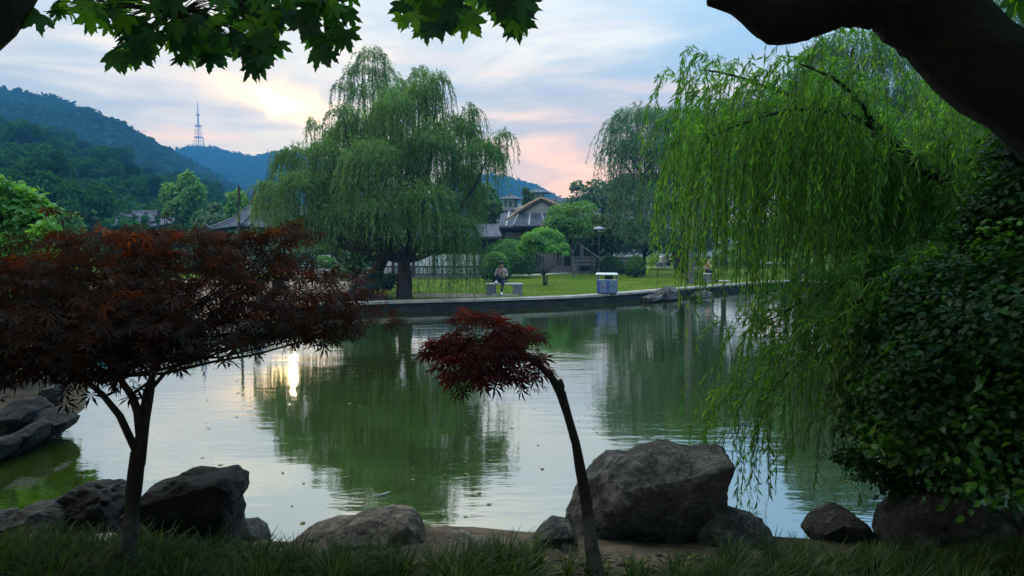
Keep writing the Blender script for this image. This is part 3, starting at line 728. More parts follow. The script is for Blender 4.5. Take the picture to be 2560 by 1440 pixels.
tiled_slope(mb, (ax, 50.0, 5.32), (ax, 54.5, 5.32), (ax + 1.95, 54.5, 4.35), (ax + 1.95, 50.0, 4.35), 16, .06)
# lower skirt of the gable roof reaching over the front wall
tiled_slope(mb, (ax - 1.5, 50.2, 4.40), (ax + 1.9, 50.2, 4.40), (ax + 2.8, 49.0, 3.50), (ax - 1.9, 49.0, 3.50), 22, .06, 5)
mb.build('gable_roof', [M_TILE, M_TILEL], hall, HB)
mb = MB(); mb.add([(ax - 1.45, 50.12, 4.35), (ax + 1.6, 50.12, 4.38), (ax, 50.12, 5.2), (ax - 1.45, 50.3, 4.35), (ax + 1.6, 50.3, 4.38), (ax, 50.3, 5.2)], [(0, 1, 2), (5, 4, 3), (0, 3, 4, 1), (1, 4, 5, 2), (2, 5, 3, 0)])
mb.build('gable_wall', M_WALL, hall, HB)
mb = MB(); ridge_line(mb, [(ax, 49.95, 5.42), (ax - .9, 49.9, 4.95), (ax - 1.7, 49.6, 4.42), (ax - 2.1, 49.2, 4.08), (ax - 2.35, 48.95, 3.92)], [.09, .09, .10, .11, .08])
mb.build('ridge', M_TILEO, hall, HB)
mb = MB(); ridge_line(mb, [(ax, 49.95, 5.42), (ax + 1.1, 49.9, 4.95), (ax + 2.0, 49.7, 4.50), (ax + 2.6, 49.4, 4.25)], .09)
mb.build('ridge', M_TILEO, hall, HB)
mb = MB(); ridge_line(mb, [(ax - .3, 54.4, 5.38), (ax - 1.3, 54.6, 4.95), (ax - 2.1, 54.6, 4.75), (ax - 2.5, 54.6, 4.78), (ax - 2.62, 54.6, 4.98)], .08)
mb.build('ridge', M_TILEO, hall, HB)
mb = MB(); mb.box((1.95, 53.4, 1.9), (8.4, 5.4, 3.1)); mb.build('wall', M_WALL, hall, HB)
mb = MB()
for i in range(23): mb.box((-2.3 + i * .38, 50.45, 3.32), (.10, .5, .10))
mb.box((1.95, 50.66, 3.2), (8.6, .1, .18)); mb.build('eave_brackets', M_WOODD, hall, HB)
for x in (-2.0, -.6, .75, 3.2, 5.0, 5.9):
    mb = MB(); mb.lathe((x, 50.5, .4), ((.13, 0), (.11, .1), (.11, 2.75)), 10); mb.build('column', M_WOODD, hall, HB)
for x, w in ((-1.35, .9), (.1, .8), (4.1, 1.1), (5.5, .6)):
    mb = MB(); mb.box((x, 50.68, 1.75), (w, .06, 1.9)); mb.box((x, 50.62, 1.75), (.05, .08, 1.9)); mb.box((x, 50.62, 1.9), (w, .08, .05)); mb.build('window', [M_WOODD], hall, HB)
mb = MB(); mb.lathe((1.0, 50.5, 2.85), ((.05, .0), (.11, .04), (.11, .2), (.05, .24)), 10); mb.build('wall_lamp', M_METW, hall, HB)
mb = MB()
for i in range(5): mb.box((4.2, 49.9 - i * .32, .75 - i * .08 - .2), (3.2, .34, .62 - i * .12))
mb.build('steps', M_STONE, hall, HB)

# white walled corridor with dark railing
CB = np.array((-3.0, 42.5, .4)); cor = empty('waterside_corridor', CB, 'low corridor with white wall panels, dark posts and railing behind the big willow', 'building')
mb = MB(); tiled_slope(mb, (-13, 43.6, 3.5), (-.9, 43.6, 3.5), (-.6, 41.9, 2.75), (-13.3, 41.9, 2.75), 60, .05); tiled_slope(mb, (-13, 43.6, 3.5), (-.9, 43.6, 3.5), (-.6, 45.3, 2.75), (-13.3, 45.3, 2.75), 24, .05)
mb.build('roof', M_TILE, cor, CB)
mb = MB(); mb.box((-7, 42.55, 1.12), (11.6, .1, 1.15)); mb.build('wall', M_WALLW, cor, CB)
mb = MB(); mb.box((-7, 44.6, 2.25), (12, .22, 1.0)); mb.build('upper_wall', M_WOODD, cor, CB)
for i in range(11):
    mb = MB(); mb.box((-12.6 + i * 1.16, 42.3, 1.6), (.15, .15, 2.4)); mb.build('column', M_WOODD, cor, CB)
mb = MB(); mb.box((-6.9, 42.3, 1.04), (11.7, .07, .09)); mb.box((-6.9, 42.3, .60), (11.7, .07, .07))
for i in range(52): mb.box((-12.5 + i * .225, 42.3, .8), (.035, .04, .42))
mb.build('railing', M_WOODD, cor, CB)
mb = MB(); mb.box((-7, 43.4, .42), (12.4, 2.6, .10)); mb.build('floor_slab', M_STONE, cor, CB)

# tiled house at left
LB = np.array((-28.5, 60.0, .4)); hs = empty('tiled_house', LB, 'low grey tiled house with red gable seen over the red maple', 'building')
l0 = at(292, 531, 61.5); l1 = at(392, 531, 61.5); e0 = at(268, 568, 59); e1 = at(376, 568, 59)
mb = MB(); tiled_slope(mb, l0, l1, e1, e0, 22, .09); mb.tube([l0 + (-.1, 0, .06), l1 + (.1, 0, .06)], .12, 6)
b0 = l0 + (0, 0, 0); b1 = l1 + (0, 0, 0); tiled_slope(mb, b0, b1, b1 + (.3, 2.5, -1.2), b0 + (-.3, 2.5, -1.2), 14, .09); mb.build('roof', M_TILE, hs, LB)
mb = MB(); w0 = at(222, 547, 61); w1 = at(290, 547, 61); tiled_slope(mb, w0, w1, at(280, 570, 59.6), at(205, 570, 59.6), 14, .09)
mb.build('wing_roof', M_TILE, hs, LB)
mb = MB(); g0 = l1 + (.12, 0, -.1); mb.add([g0, g0 + (.15, -2.2, -1.25), g0 + (.15, 2.2, -1.25), g0 + (-.1, -2.2, -1.25), g0 + (-.1, 2.2, -1.25), g0 + (-.1, 0, 0)], [(0, 1, 2), (5, 4, 3), (0, 5, 3, 1), (0, 2, 4, 5), (1, 3, 4, 2)])
mb.build('gable', M_REDW, hs, LB)
mb = MB(); c0 = at(398, 556, 59.5); c1 = at(430, 545, 58.5); mb.tube([c0 + (-.8, 0, .1), c0, c0 + (.7, 0, .05), c1], [.14, .15, .13, .07], 6); tiled_slope(mb, c0 + (-.8, .8, .3), c1 + (-.2, .8, .0), c1 + (.1, -.4, -.42), c0 + (-.8, -.4, -.42), 8, .07)
mb.build('porch_roof', M_TILE, hs, LB)
mb = MB(); mb.box((-30.3, 60.9, 1.8), (5.6, 3.6, 2.9)); mb.build('wall', M_WALLW, hs, LB)
for k in range(3):
    mb = MB(); mb.box((-32.0 + k * 1.7, 59.05, 1.9), (.9, .08, 1.1)); mb.build('window', M_WOODD, hs, LB)

# corner pavilion with finial
PB = at(637, 600, 48); PB[2] = .4; pav = empty('corner_pavilion', PB, 'dark steep roofed pavilion with a knobbed finial left of the big willow', 'building')
apx = at(637, 506, 48)
mb = MB(); cor4 = [PB + (0, -2.6, 3.05), PB + (2.9, 0, 2.9), PB + (0, 2.6, 2.9), PB + (-2.9, 0, 2.9)]
for i in range(4):
    c0, c1 = cor4[i], cor4[(i + 1) % 4]; m0 = (c0 + apx) / 2 - (0, 0, .28); m1_ = (c1 + apx) / 2 - (0, 0, .28)
    mb.add([apx, m0, m1_], [(0, 1, 2)]); mb.add([m0, c0, c1, m1_], [(0, 1, 2, 3)])
    for k in range(1, 12):
        t = k / 12; mb.tube([apx + (m0 + (m1_ - m0) * t - apx) * max(.15, 0), m0 + (m1_ - m0) * t, c0 + (c1 - c0) * t], .05, 5)
mb.build('roof', M_TILE, pav, PB)
mb = MB()
for c0 in cor4: mb.tube([apx, (c0 + apx) / 2 - (0, 0, .22), c0 + (0, 0, .06), c0 + (c0 - PB) * np.array((.08, .08, 0)) + (0, 0, .3)], [.10, .10, .11, .05], 6)
mb.build('ridge', M_TILE, pav, PB)
mb = MB(); mb.lathe(apx - (0, 0, .1), ((.28, 0), (.34, .12), (.20, .28), (.16, .36), (.26, .46), (.22, .58), (.10, .68), (.14, .76), (.03, .92)), 12); mb.build('finial', M_WOODD, pav, PB, smooth=True)
for c0 in cor4:
    q_ = PB + (c0 - PB) * np.array((.82, .82, 0)); mb = MB(); mb.lathe(q_, ((.13, 0), (.13, 2.6)), 10); mb.build('column', M_WOODD, pav, PB)
mb = MB(); mb.box(PB + (0, .6, 1.3), (2.6, 2.6, 2.5), pi / 4); mb.build('wall', M_WALL, pav, PB)
# hall roof beside it
QB = at(735, 600, 55); QB[2] = .4; qh = empty('side_hall', QB, 'grey roofed side hall half hidden by hanging willow strands', 'building')
mb = MB(); r0_, r1_ = at(668, 520, 57), at(850, 520, 57); tiled_slope(mb, r0_, r1_, at(870, 572, 54), at(655, 572, 54), 34, .07, 0); mb.tube([r0_, r1_], .14, 6); mb.build('roof', M_TILE, qh, QB)
mb = MB(); mb.box(QB + (.6, 1.2, 1.2), (5.6, 2.4, 2.2)); mb.build('wall', M_WALL, qh, QB)
for k in range(3):
    mb = MB(); mb.box(QB + (-1.2 + k * 1.6, -.03, 1.3), (.8, .06, 1.3)); mb.build('window', M_WOODD, qh, QB)

# distant kiosk roofs and blocks
def kiosk(px, py, D, w, label):
    c = at(px, py, D); t = empty('rooftop_kiosk', c, label, 'kiosk', 'kiosks on the distant rooftops')
    mb = MB(); mb.lathe(c, ((w, 0), (w * 1.05, .12), (w * .55, .55), (w * .14, .95), (.1, 1.4)), 6); mb.build('roof', M_TILE, t, c)
    mb = MB(); mb.lathe(c - (0, 0, 2.2), ((w * .45, 0), (w * .45, 2.15)), 6); mb.build('wall', M_WALL, t, c)
    for k in range(6):
        a = pi / 6 + k * pi / 3; mb = MB(); mb.box(c + (w * .40 * cos(a), w * .40 * sin(a), -.95), (.5, .16, .9), a + pi / 2); mb.build('window', M_WOODD, t, c)
kiosk(1277, 500, 150, 3.0, 'small kiosk with a blue grey hexagonal roof left of the hall gable')
kiosk(1345, 484, 150, 3.0, 'higher small kiosk roof right above the hall gable')
db = at(1400, 540, 160); db[2] = .4; dq = empty('distant_block', db, 'pale distant block with a grey hipped roof under the blue hill', 'building')
z1_ = at(1370, 512, 160)[2]
mb = MB(); mb.box((db[0], db[1], z1_ / 2), (26, 10, z1_)); mb.build('wall', M_CONC, dq, db)
mb = MB(); mb.box((db[0] + 3, db[1], z1_ + .6), (22, 11, 1.3), 0, .8); mb.build('roof', M_TILE, dq, db)
for i in range(9):
    for j in range(2):
        mb = MB(); mb.box((db[0] - 11 + i * 2.7, db[1] - 5.03, z1_ - 2 - j * 3.0), (1.3, .1, 1.5)); mb.build('window', M_GLS, dq, db)
ab = at(1660, 600, 105); ab[2] = .4; aq = empty('apartment_building', ab, 'tall pale apartment building with brown tiled roofs behind the hanging willows', 'building')
zt = at(1600, 452, 105)[2]
x0_ = at(1562, 500, 105)[0]; x1_ = at(1790, 500, 105)[0]
mb = MB(); mb.box(((x0_ + x1_) / 2, 109, zt / 2), (x1_ - x0_, 8, zt)); mb.box((x0_ + .2, 109.2, zt / 2 - 1.2), (2.6, 7, zt - 2.4)); mb.build('wall', M_CONC, aq, ab)
M_TILEB = pmat('brown_tile', (0.16, 0.07, 0.05), (0.24, 0.11, 0.08), 2, 0.8)
mb = MB(); mb.box(((x0_ + x1_) / 2, 109, zt + .5), (x1_ - x0_ + 1.6, 9.6, 1.1), 0, .86); mb.box((x0_ - .3, 109.2, zt - 2.0), (3.6, 8, .6), 0, .85); mb.build('roof', M_TILEB, aq, ab)
for i in range(5):
    for j in range(3):
        f_ = MB(); f_.box((x0_ + 1.6 + i * 2.4, 104.97, zt - 1.6 - j * 2.9), (1.3, .08, 1.5)); fo = f_.build('window', M_WALLW, aq, ab)
        p_ = MB(); p_.box((x0_ + 1.6 + i * 2.4, 104.92, zt - 1.6 - j * 2.9), (1.1, .04, 1.3)); p_.build('pane', M_GLS, fo, ab)

# ------------------------------------------------------------------ willows
def willow(name, label, lobes, D, base, r0, fork_z, n_str, leaf, mat, mdepth=1.0, K=26, out=.55, twigs=True, group=None, limb_n=10, lw=0.10, bend=(0, 0, 0), bark=None, seed=1, two=True):
    """lobes: (px, py, rx_px, ry_px, bottom_px[, dD])"""
    global rng
    rng = np.random.default_rng(seed); pm = F / D
    base = np.asarray(base, float); t = empty(name, base, label, 'willow tree', group)
    P = []; O = []; Ln = []; tone = []; tops = []
    w = np.array([l[2] * (l[4] - l[1] + l[3]) for l in lobes], float); w /= w.sum()
    cx = at(np.mean([l[0] for l in lobes]), 400, D)[0]
    for l, ww in zip(lobes, w):
        dD = l[5] if len(l) > 5 else 0.0
        c = at(l[0], l[1], D + dD); rx = l[2] / pm * (.80 if D < 30 else 1.0); rz = l[3] / pm; zb = at(l[0], l[4], D)[2]
        tops.append(c); k = max(6, int(n_str * ww)); d = rdir(k); d[:, 2] = np.abs(d[:, 2]) * .9; d = unit(d)
        rr = (.55 + .45 * rng.random(k)) ** .6
        p_ = c + d * rr[:, None] * np.array((rx, rx * mdepth, rz))
        P.append(p_); o_ = d.copy(); o_[:, 2] *= .3; o_ += np.array((np.sign(c[0] - cx) * .3, 0, 0)); O.append(unit(o_))
        full = p_[:, 2] - zb; full = np.minimum(full, max((l[3] + 150) / pm, full.min())) if (name == 'weeping_willow' and D < 30 and l[1] < 500) else full; Ln.append(np.maximum(full * (.35 + .65 * rng.random(k) ** .6), .4)); tone.append(clip01(rng.random() * .5 + .5 * rng.random(k)))
    P = np.concatenate(P); O = np.concatenate(O); Ln = np.concatenate(Ln); tone = np.concatenate(tone)
    Ks = K; (V, Fo, Rn), ln = strands(P, O, Ln, out=out, up=out * .35, K=Ks, leaf=leaf, T=T_diamond(lw), jit=.03 * D / 27, tone=tone)
    # short upright tufts that fill the top of each clump
    tuf = []
    for l, ww in zip(lobes, w):
        dD = l[5] if len(l) > 5 else 0.0
        c = at(l[0], l[1], D + dD); k = int(n_str * K * (.22 if D < 30 else .30) * ww); d = rdir(k); d[:, 2] = np.abs(d[:, 2]); q = c + d * (.35 + .75 * rng.random((k, 1))) * np.array((l[2] / pm, l[2] / pm * mdepth, l[3] / pm)) * (1 + .25 * fbm(d * 2.5 + c, 2)[:, None])
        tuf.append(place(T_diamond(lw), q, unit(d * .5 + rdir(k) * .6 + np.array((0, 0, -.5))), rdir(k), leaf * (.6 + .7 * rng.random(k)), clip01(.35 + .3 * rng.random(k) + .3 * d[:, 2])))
    V, Fo, Rn = join([(V, Fo, Rn)] + tuf)
    build('crown', V, Fo, mat, t, Rn, origin=base)
    mb = MB(); fk = base + np.array((bend[0], bend[1], fork_z))
    mb.tube(curve_pts(base - (0, 0, .4), fk, (bend[0] * -.1, 0, 0), 8), np.linspace(r0 * 1.35, r0 * .9, 8), 12, wob=.2)
    idx = rng.permutation(len(tops))[:limb_n]
    for i in idx:
        tt = np.asarray(tops[i], float); mb.tube(curve_pts(fk - (0, 0, r0 * .8), tt, ((tt[0] - fk[0]) * .16, (tt[1] - fk[1]) * .16, (tt[2] - fk[2]) * -.02), 8, .04), np.linspace(r0 * .58, r0 * .07, 8), 7, wob=.2)
    mb.build('trunk', bark or M_BRK, t, base)
    if twigs:
        sel = rng.permutation(len(ln))[:len(ln) // 2]; V, Fo = wires(ln[sel], .006 * D / 27); build('twigs', V, Fo, M_TWG, t, origin=base)
    return t

main_l = [(1095, 205, 20, 26, 330), (1050, 190, 18, 22, 330, 1), (955, 300, 30, 34, 420, 2), (1175, 285, 18, 24, 380), (1255, 345, 16, 18, 420), (705, 395, 14, 18, 470), (655, 470, 14, 20, 590), (860, 290, 22, 26, 380, -1), (1062, 240, 42, 50, 420), (1020, 250, 55, 50, 450, 1), (985, 275, 50, 45, 470, -1), (900, 318, 52, 45, 470), (860, 350, 55, 45, 560, 1), (785, 322, 18, 26, 380, 1), (810, 385, 45, 35, 560, -1),
          (742, 385, 30, 26, 480), (720, 410, 34, 28, 560, 1), (690, 490, 38, 34, 600), (670, 520, 26, 26, 610, 1), (760, 470, 60, 45, 640, -1.5), (830, 470, 70, 55, 660, 1.5), (930, 410, 80, 60, 600, -2),
          (1000, 400, 80, 70, 640, 2), (1080, 370, 70, 60, 640, -1), (1130, 330, 52, 45, 500, 1), (1165, 330, 32, 40, 450), (1190, 385, 45, 35, 470, -1), (1225, 372, 30, 26, 440), (1240, 400, 20, 20, 540, 1),
          (1150, 450, 55, 45, 640, 1.5), (1060, 500, 80, 50, 640, -2), (960, 530, 80, 50, 630, -2), (880, 540, 70, 45, 630, -1.5), (1110, 560, 50, 30, 735, -2), (1165, 570, 26, 26, 750, -1),
          (800, 560, 50, 36, 640, 0), (720, 560, 40, 30, 610, 0)]
wb = gnd(1012, 746)
willow('weeping_willow', 'largest weeping willow with thick dark trunk on the far bank', main_l, 27.6, wb, .24, 1.55, 3300, .145, M_WIL, mdepth=1.5, K=30, out=.42, bend=(-.05, .2, 0), limb_n=16, seed=21)
wb2 = gnd(948, 700); wb2[1] += 4
willow('weeping_willow', 'thin topped taller willow poking up behind the largest willow', [(930, 150, 36, 34, 260), (905, 185, 36, 26, 280), (965, 200, 34, 40, 280, 1), (860, 225, 22, 22, 285), (930, 240, 48, 36, 330, -1), (940, 330, 60, 50, 520), (900, 420, 60, 50, 600, 1)], 36, wb2 + (0, 0, 0), .2, 3.6, 620, .17, M_WIL, K=22, out=.45, bend=(-.35, 0, 0), limb_n=7, seed=22)
wb3 = gnd(1790, 683); 
willow('weeping_willow', 'hazy willow in front of the apartment building right of the pink sky', [(1590, 300, 50, 34, 440), (1640, 300, 55, 36, 520, 2), (1550, 330, 30, 34, 440), (1545, 380, 24, 30, 470, 1), (1700, 320, 60, 50, 560), (1610, 380, 60, 50, 600, -1), (1680, 400, 60, 50, 620, 2), (1740, 380, 60, 50, 620), (1600, 480, 45, 40, 620), (1650, 500, 60, 40, 630, -2), (1720, 480, 60, 50, 630, 1), (1780, 330, 60, 60, 600, 2)],
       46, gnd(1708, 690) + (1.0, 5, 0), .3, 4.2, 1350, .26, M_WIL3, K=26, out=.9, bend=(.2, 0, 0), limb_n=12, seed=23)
willow('weeping_willow', 'tall willow on the far bank seen under the black bough', [(2130, 120, 80, 45, 330), (2060, 150, 60, 45, 400, 2), (2200, 170, 80, 60, 420), (2010, 260, 60, 50, 500), (2110, 260, 90, 70, 560, -2), (2220, 300, 80, 70, 560, 2), (2330, 250, 90, 70, 560), (1960, 350, 60, 50, 600, 1), (2060, 400, 90, 60, 620), (2180, 430, 90, 60, 640, -1), (2300, 420, 90, 60, 640, 1)],
       44, gnd(2003, 693) + (1.6, 4.0, 0), .32, 4.5, 1900, .26, M_WIL, K=26, out=.8, bend=(.4, 0, 0), limb_n=10, seed=24)
willow('weeping_willow', 'dark willow at the right bank behind the broadleaf shrub', [(2520, 20, 130, 80, 500), (2680, 0, 130, 80, 500), (2420, 200, 120, 80, 600), (2540, 150, 120, 80, 600), (2350, 350, 90, 70, 650), (2480, 400, 120, 80, 700), (2600, 350, 120, 90, 700), (2700, 200, 120, 90, 600)],
       27, (17.8, 27.5, .35), .3, 4.0, 1500, .2, M_WIL, K=26, out=.8, limb_n=6, seed=25)

# near willow hanging in from the right bank
def smooth_pts(pts, n):
    P = np.array(pts); d = np.r_[0, np.cumsum(np.linalg.norm(np.diff(P, axis=0), axis=1))]; t = np.linspace(0, d[-1], n); return np.stack([np.interp(t, d, P[:, k]) for k in range(3)], -1)
def near_willow():
    global rng
    rng = np.random.default_rng(31); base = np.array((7.6, 6.9, .35))
    t = empty('weeping_willow', base, 'near willow whose long leafy branches hang in from the right over the water', 'willow tree')
    mb = MB(); mb.tube(curve_pts(base - (0, 0, .3), base + (-.2, .2, 2.2), (.1, 0, 0), 8), np.linspace(.34, .22, 8), 12, wob=.2); mb.build('trunk', M_BRK, t, base)
    fk = base + (-.2, .2, 2.1)
    br = [[fk, at(2560, 560, 7.2), at(2290, 410, 7.2), at(2190, 310, 7.3), at(2090, 268, 7.4), at(1960, 235, 7.6), at(1850, 190, 7.8), at(1760, 175, 8.0)],
          [at(2190, 310, 7.3), at(2080, 275, 7.0), at(1990, 268, 6.9), at(1880, 300, 6.8), at(1780, 340, 6.8)],
          [at(2290, 410, 7.2), at(2180, 330, 7.8), at(2060, 320, 8.4), at(1900, 350, 9.0), at(1780, 400, 9.4)],
          [at(2190, 310, 7.3), at(2130, 230, 6.6), at(2060, 180, 6.2), at(2000, 160, 6.0)],
          [fk, at(2600, 600, 7.5), at(2350, 520, 8), at(2200, 500, 8.4), at(2080, 520, 8.8), at(1990, 560, 9)],
          [fk, at(2500, 640, 6.6), at(2190, 690, 6.4), at(2120, 780, 6.3), at(2030, 870, 6.3), at(1950, 960, 6.3), at(1890, 1000, 6.3)],
          [at(2190, 690, 6.4), at(2100, 700, 6.6), at(2000, 760, 6.8), at(1920, 800, 7.0)]]
    rad = [(.16, .10, .055, .042, .03, .02, .014, .008), (.03, .02, .015, .01, .006), (.04, .028, .02, .013, .007), (.025, .018, .012, .006), (.12, .06, .04, .028, .018, .01), (.10, .045, .03, .022, .016, .01, .006), (.02, .014, .01, .006)]
    allp = []
    for b_, r_ in zip(br, rad):
        P = [np.array(q) for q in b_]; d = np.r_[0, np.cumsum([np.linalg.norm(P[i + 1] - P[i]) for i in range(len(P) - 1)])]; k = max(10, int(d[-1] / .15)); tt = np.linspace(0, d[-1], k)
        Q = np.stack([np.interp(tt, d, np.array(P)[:, j]) for j in range(3)], -1); Q[1:-1] += rng.normal(size=(k - 2, 3)) * .008
        Q[2:-2] = (Q[1:-3] + Q[2:-2] + Q[3:-1]) / 3
        m_ = MB(); m_.tube(list(Q), list(np.interp(tt, d, r_)), 7, wob=.2); m_.build('branch', M_BRK, t, base, smooth=True)
        allp.append(Q)
    T = T_lance(.085)
    def hang(P, O, Ln, K, leaf, mat, out_, nm, up=.12):
        (V, Fo, Rn), ln = strands(P, O, Ln, out=out_, up=up, K=K, leaf=leaf, T=T, jit=.035, sag=1.5)
        build(nm, V, Fo, mat, t, Rn, origin=base); V, Fo = wires(ln, .0022); build('twigs', V, Fo, M_TWG, t, origin=base)
    # upper curtain
    src = np.concatenate([allp[0][len(allp[0]) // 3:], allp[1], allp[2], allp[3]]); k = 560; P = src[rng.integers(len(src), size=k)]; P = P + rng.normal(size=(k, 3)) * (.22, .35, .10) + np.array((0, .30, .02))
    O = unit(np.stack([-.8 + rng.normal(size=k) * .6, rng.normal(size=k) * .7, rng.normal(size=k) * .15], -1))
    zb = at(1280, 700, 7.5)[2]; Ln = (P[:, 2] - zb) * (.30 + .75 * rng.random(k) ** .8)
    hang(P, O, np.clip(Ln, .5, 3.2), 52, .088, M_WIL2, .45, 'foliage', .22)
    # left outer fringe, long trailing streamers
    k = 46; P = np.array([at(rng.uniform(1715, 1960), rng.uniform(230, 420), rng.uniform(6.8, 8.6)) for _ in range(k)]); O = unit(np.stack([-.5 + rng.normal(size=k) * .4, rng.normal(size=k) * .5, 0 * np.ones(k)], -1))
    hang(P, O, np.array([(p_[2] - at(1280, rng.uniform(600, 840), 7.5)[2]) for p_ in P]), 54, .095, M_WIL2, .12, 'foliage', .05)
    # spray that stands up by the bough tip
    k = 24; P = allp[3][rng.integers(len(allp[3]), size=k)]; O = unit(np.stack([rng.normal(size=k), rng.normal(size=k) * .6, .7 * np.ones(k)], -1))
    hang(P, O, np.full(k, .30), 16, .10, M_WIL2, .5, 'foliage', .3)
    # middle curtain
    src = np.concatenate([allp[4], allp[4] + (0, .8, .3)]); k = 380; P = src[rng.integers(len(src), size=k)] + rng.normal(size=(k, 3)) * (.3, .5, .15)
    O = unit(np.stack([-.6 + rng.normal(size=k) * .7, rng.normal(size=k) * .7, 0 * np.ones(k)], -1))
    hang(P, O, .5 + 1.0 * rng.random(k), 40, .088, M_WIL2, .4, 'foliage')
    # right part of the curtain, in front of the dark bank willow
    lineR = smooth_pts([at(2620, 250, 7.4), at(2450, 300, 7.6), at(2290, 390, 7.8), at(2160, 440, 8.0)], 30); k = 420; P = lineR[rng.integers(len(lineR), size=k)] + rng.normal(size=(k, 3)) * (.25, .5, .30)
    O = unit(np.stack([-.5 + rng.normal(size=k) * .7, -.3 + rng.normal(size=k) * .7, 0 * np.ones(k)], -1))
    hang(P, O, .6 + 1.3 * rng.random(k), 42, .088, M_WIL2, .4, 'foliage', .15)
    # fronds trailing in front of the broadleaf shrub down to the water
    k = 110; P = np.array([at(rng.uniform(2080, 2420), rng.uniform(820, 1020), rng.uniform(5.6, 6.6)) for _ in range(k)]); O = unit(np.stack([-.4 + rng.normal(size=k) * .5, rng.normal(size=k) * .5, 0 * np.ones(k)], -1))
    hang(P, O, np.minimum(.3 + .6 * rng.random(k), P[:, 2] - .12), 34, .075, M_WIL, .2, 'foliage', .06)
    # low fronds over the water
    src = np.concatenate([allp[5][len(allp[5]) // 3:], allp[6]]); k = 460; P = src[rng.integers(len(src), size=k)] + rng.normal(size=(k, 3)) * (.14, .35, .10)
    O = unit(np.stack([-.8 + rng.normal(size=k) * .5, rng.normal(size=k) * .6, 0 * np.ones(k)], -1))
    hang(P, O, np.minimum(.25 + .95 * rng.random(k) ** 1.2, P[:, 2] - .1), 38, .078, M_WIL2, .28, 'foliage', .10)
near_willow()
rng = np.random.default_rng(77)

# ------------------------------------------------------------------ broadleaf shrub mass at right
def right_shrub():
    base = np.array((4.6, 5.6, .35)); t = empty('broadleaf_shrub', base, 'huge dark broadleaf shrub filling the right edge over the bank', 'shrub')
    spec = [(2560, 560, 5.8, .55), (2470, 610, 6.0, .38), (2640, 420, 5.8, .6), (2100, 900, 6.4, .16), (2600, 760, 5.4, .75), (2450, 740, 5.7, .42), (2370, 690, 6.0, .30), (2290, 740, 5.9, .34), (2220, 690, 6.3, .24), (2380, 810, 5.4, .50), (2250, 840, 5.7, .36), (2420, 980, 5.0, .62), (2290, 1000, 5.2, .36), (2230, 1110, 5.2, .25), (2560, 1100, 4.8, .8), (2420, 1130, 5.0, .45), (2600, 900, 4.8, .8), (2300, 1190, 5.5, .22), (2480, 1210, 5.2, .3), (2150, 1080, 5.4, .18), (2120, 1150, 5.4, .12), (2150, 880, 6.3, .26), (2120, 980, 6.3, .20), (2190, 760, 6.6, .26), (2230, 950, 5.9, .3), (2330, 880, 5.5, .35), (2190, 1190, 5.6, .18), (2250, 1225, 5.5, .16), (2350, 1235, 5.4, .18), (2170, 1010, 5.7, .2)]
    lb = [(at(a, b_, D), (r, r, r * .9)) for a, b_, D, r in spec]
    V, Fo, Rn = crown(lb, 52000, .050, T_ovate(.33), up=.9, shell=.50, flat=.15)
    build('foliage', V, Fo, M_SHR, t, Rn, origin=base)
    mb = MB()
    for l in lb: mb.tube(curve_pts(base + rng.normal(size=3) * (.2, .2, 0), l[0], (0, 0, .25), 8, .03), np.linspace(.035, .006, 8), 5)
    mb.build('stem', M_TWG, t, base)
right_shrub()

# ------------------------------------------------------------------ garden trees and shrubs on the far lawn
def dome(name, label, px0, px1, py0, py1, n, leaf=.07, group='clipped dome shrubs on the lawn', mat=None, stems=True, depth=1.0, D=None, core=M_DRK):
    b_ = gnd((px0 + px1) / 2, py1) if D is None else at((px0 + px1) / 2, py1, D); Dd = b_[1]; pm = F / Dd
    rx = (px1 - px0) / 2 / pm; H = (py1 - py0) / pm; t = empty(name, b_, label, 'shrub', group)
    zc = H * (.42 if stems else .25); rz = H - zc; c = b_ + (0, 0, zc)
    d = rdir(n); d[:, 2] = np.where(d[:, 2] < -.55, -d[:, 2], d[:, 2]); d = unit(d)
    P = c + d * np.array((rx, rx * depth, rz)) * (1 + .035 * fbm(d * 3 + c, 3)[:, None] + .03 * rng.normal(size=(n, 1)))
    nv = unit(d + .55 * rng.normal(size=(n, 3))); dv = unit(np.cross(nv, rdir(n)) + .4 * d)
    Rn = clip01(.45 + .3 * vnoise(P * 2.2) + .4 * (rng.random(n) - .5) + .42 * (d[:, 2] - .45))  # lit top and darker sides of the dome are put into the leaf tone
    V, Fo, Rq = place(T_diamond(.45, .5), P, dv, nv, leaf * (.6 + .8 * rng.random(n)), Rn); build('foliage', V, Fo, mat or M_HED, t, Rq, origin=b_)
    mb = MB()
    for k in range(9):
        a = 2 * pi * k / 9 + .3; mb.tube([b_ + (.08 * cos(a), .08 * sin(a), -.1), b_ + (rx * .28 * cos(a), rx * .28 * sin(a), zc * .6), c + (rx * .6 * cos(a), rx * .6 * sin(a), rz * .1)], [.035, .03, .012], 5)
    mb.build('stem', M_BRK, t, b_)
    return t
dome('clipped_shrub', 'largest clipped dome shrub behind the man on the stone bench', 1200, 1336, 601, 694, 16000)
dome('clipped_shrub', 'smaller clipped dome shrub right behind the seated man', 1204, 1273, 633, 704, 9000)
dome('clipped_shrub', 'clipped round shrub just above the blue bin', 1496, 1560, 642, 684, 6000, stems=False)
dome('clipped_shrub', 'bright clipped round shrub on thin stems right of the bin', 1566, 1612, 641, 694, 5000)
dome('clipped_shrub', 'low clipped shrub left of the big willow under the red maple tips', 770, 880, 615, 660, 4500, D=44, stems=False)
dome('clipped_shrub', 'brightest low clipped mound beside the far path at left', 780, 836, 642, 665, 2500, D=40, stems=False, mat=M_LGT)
dome('clipped_shrub', 'wavy low hedge mound right of the pink shirted sitter', 1785, 1892, 627, 664, 6000, D=58, stems=False)
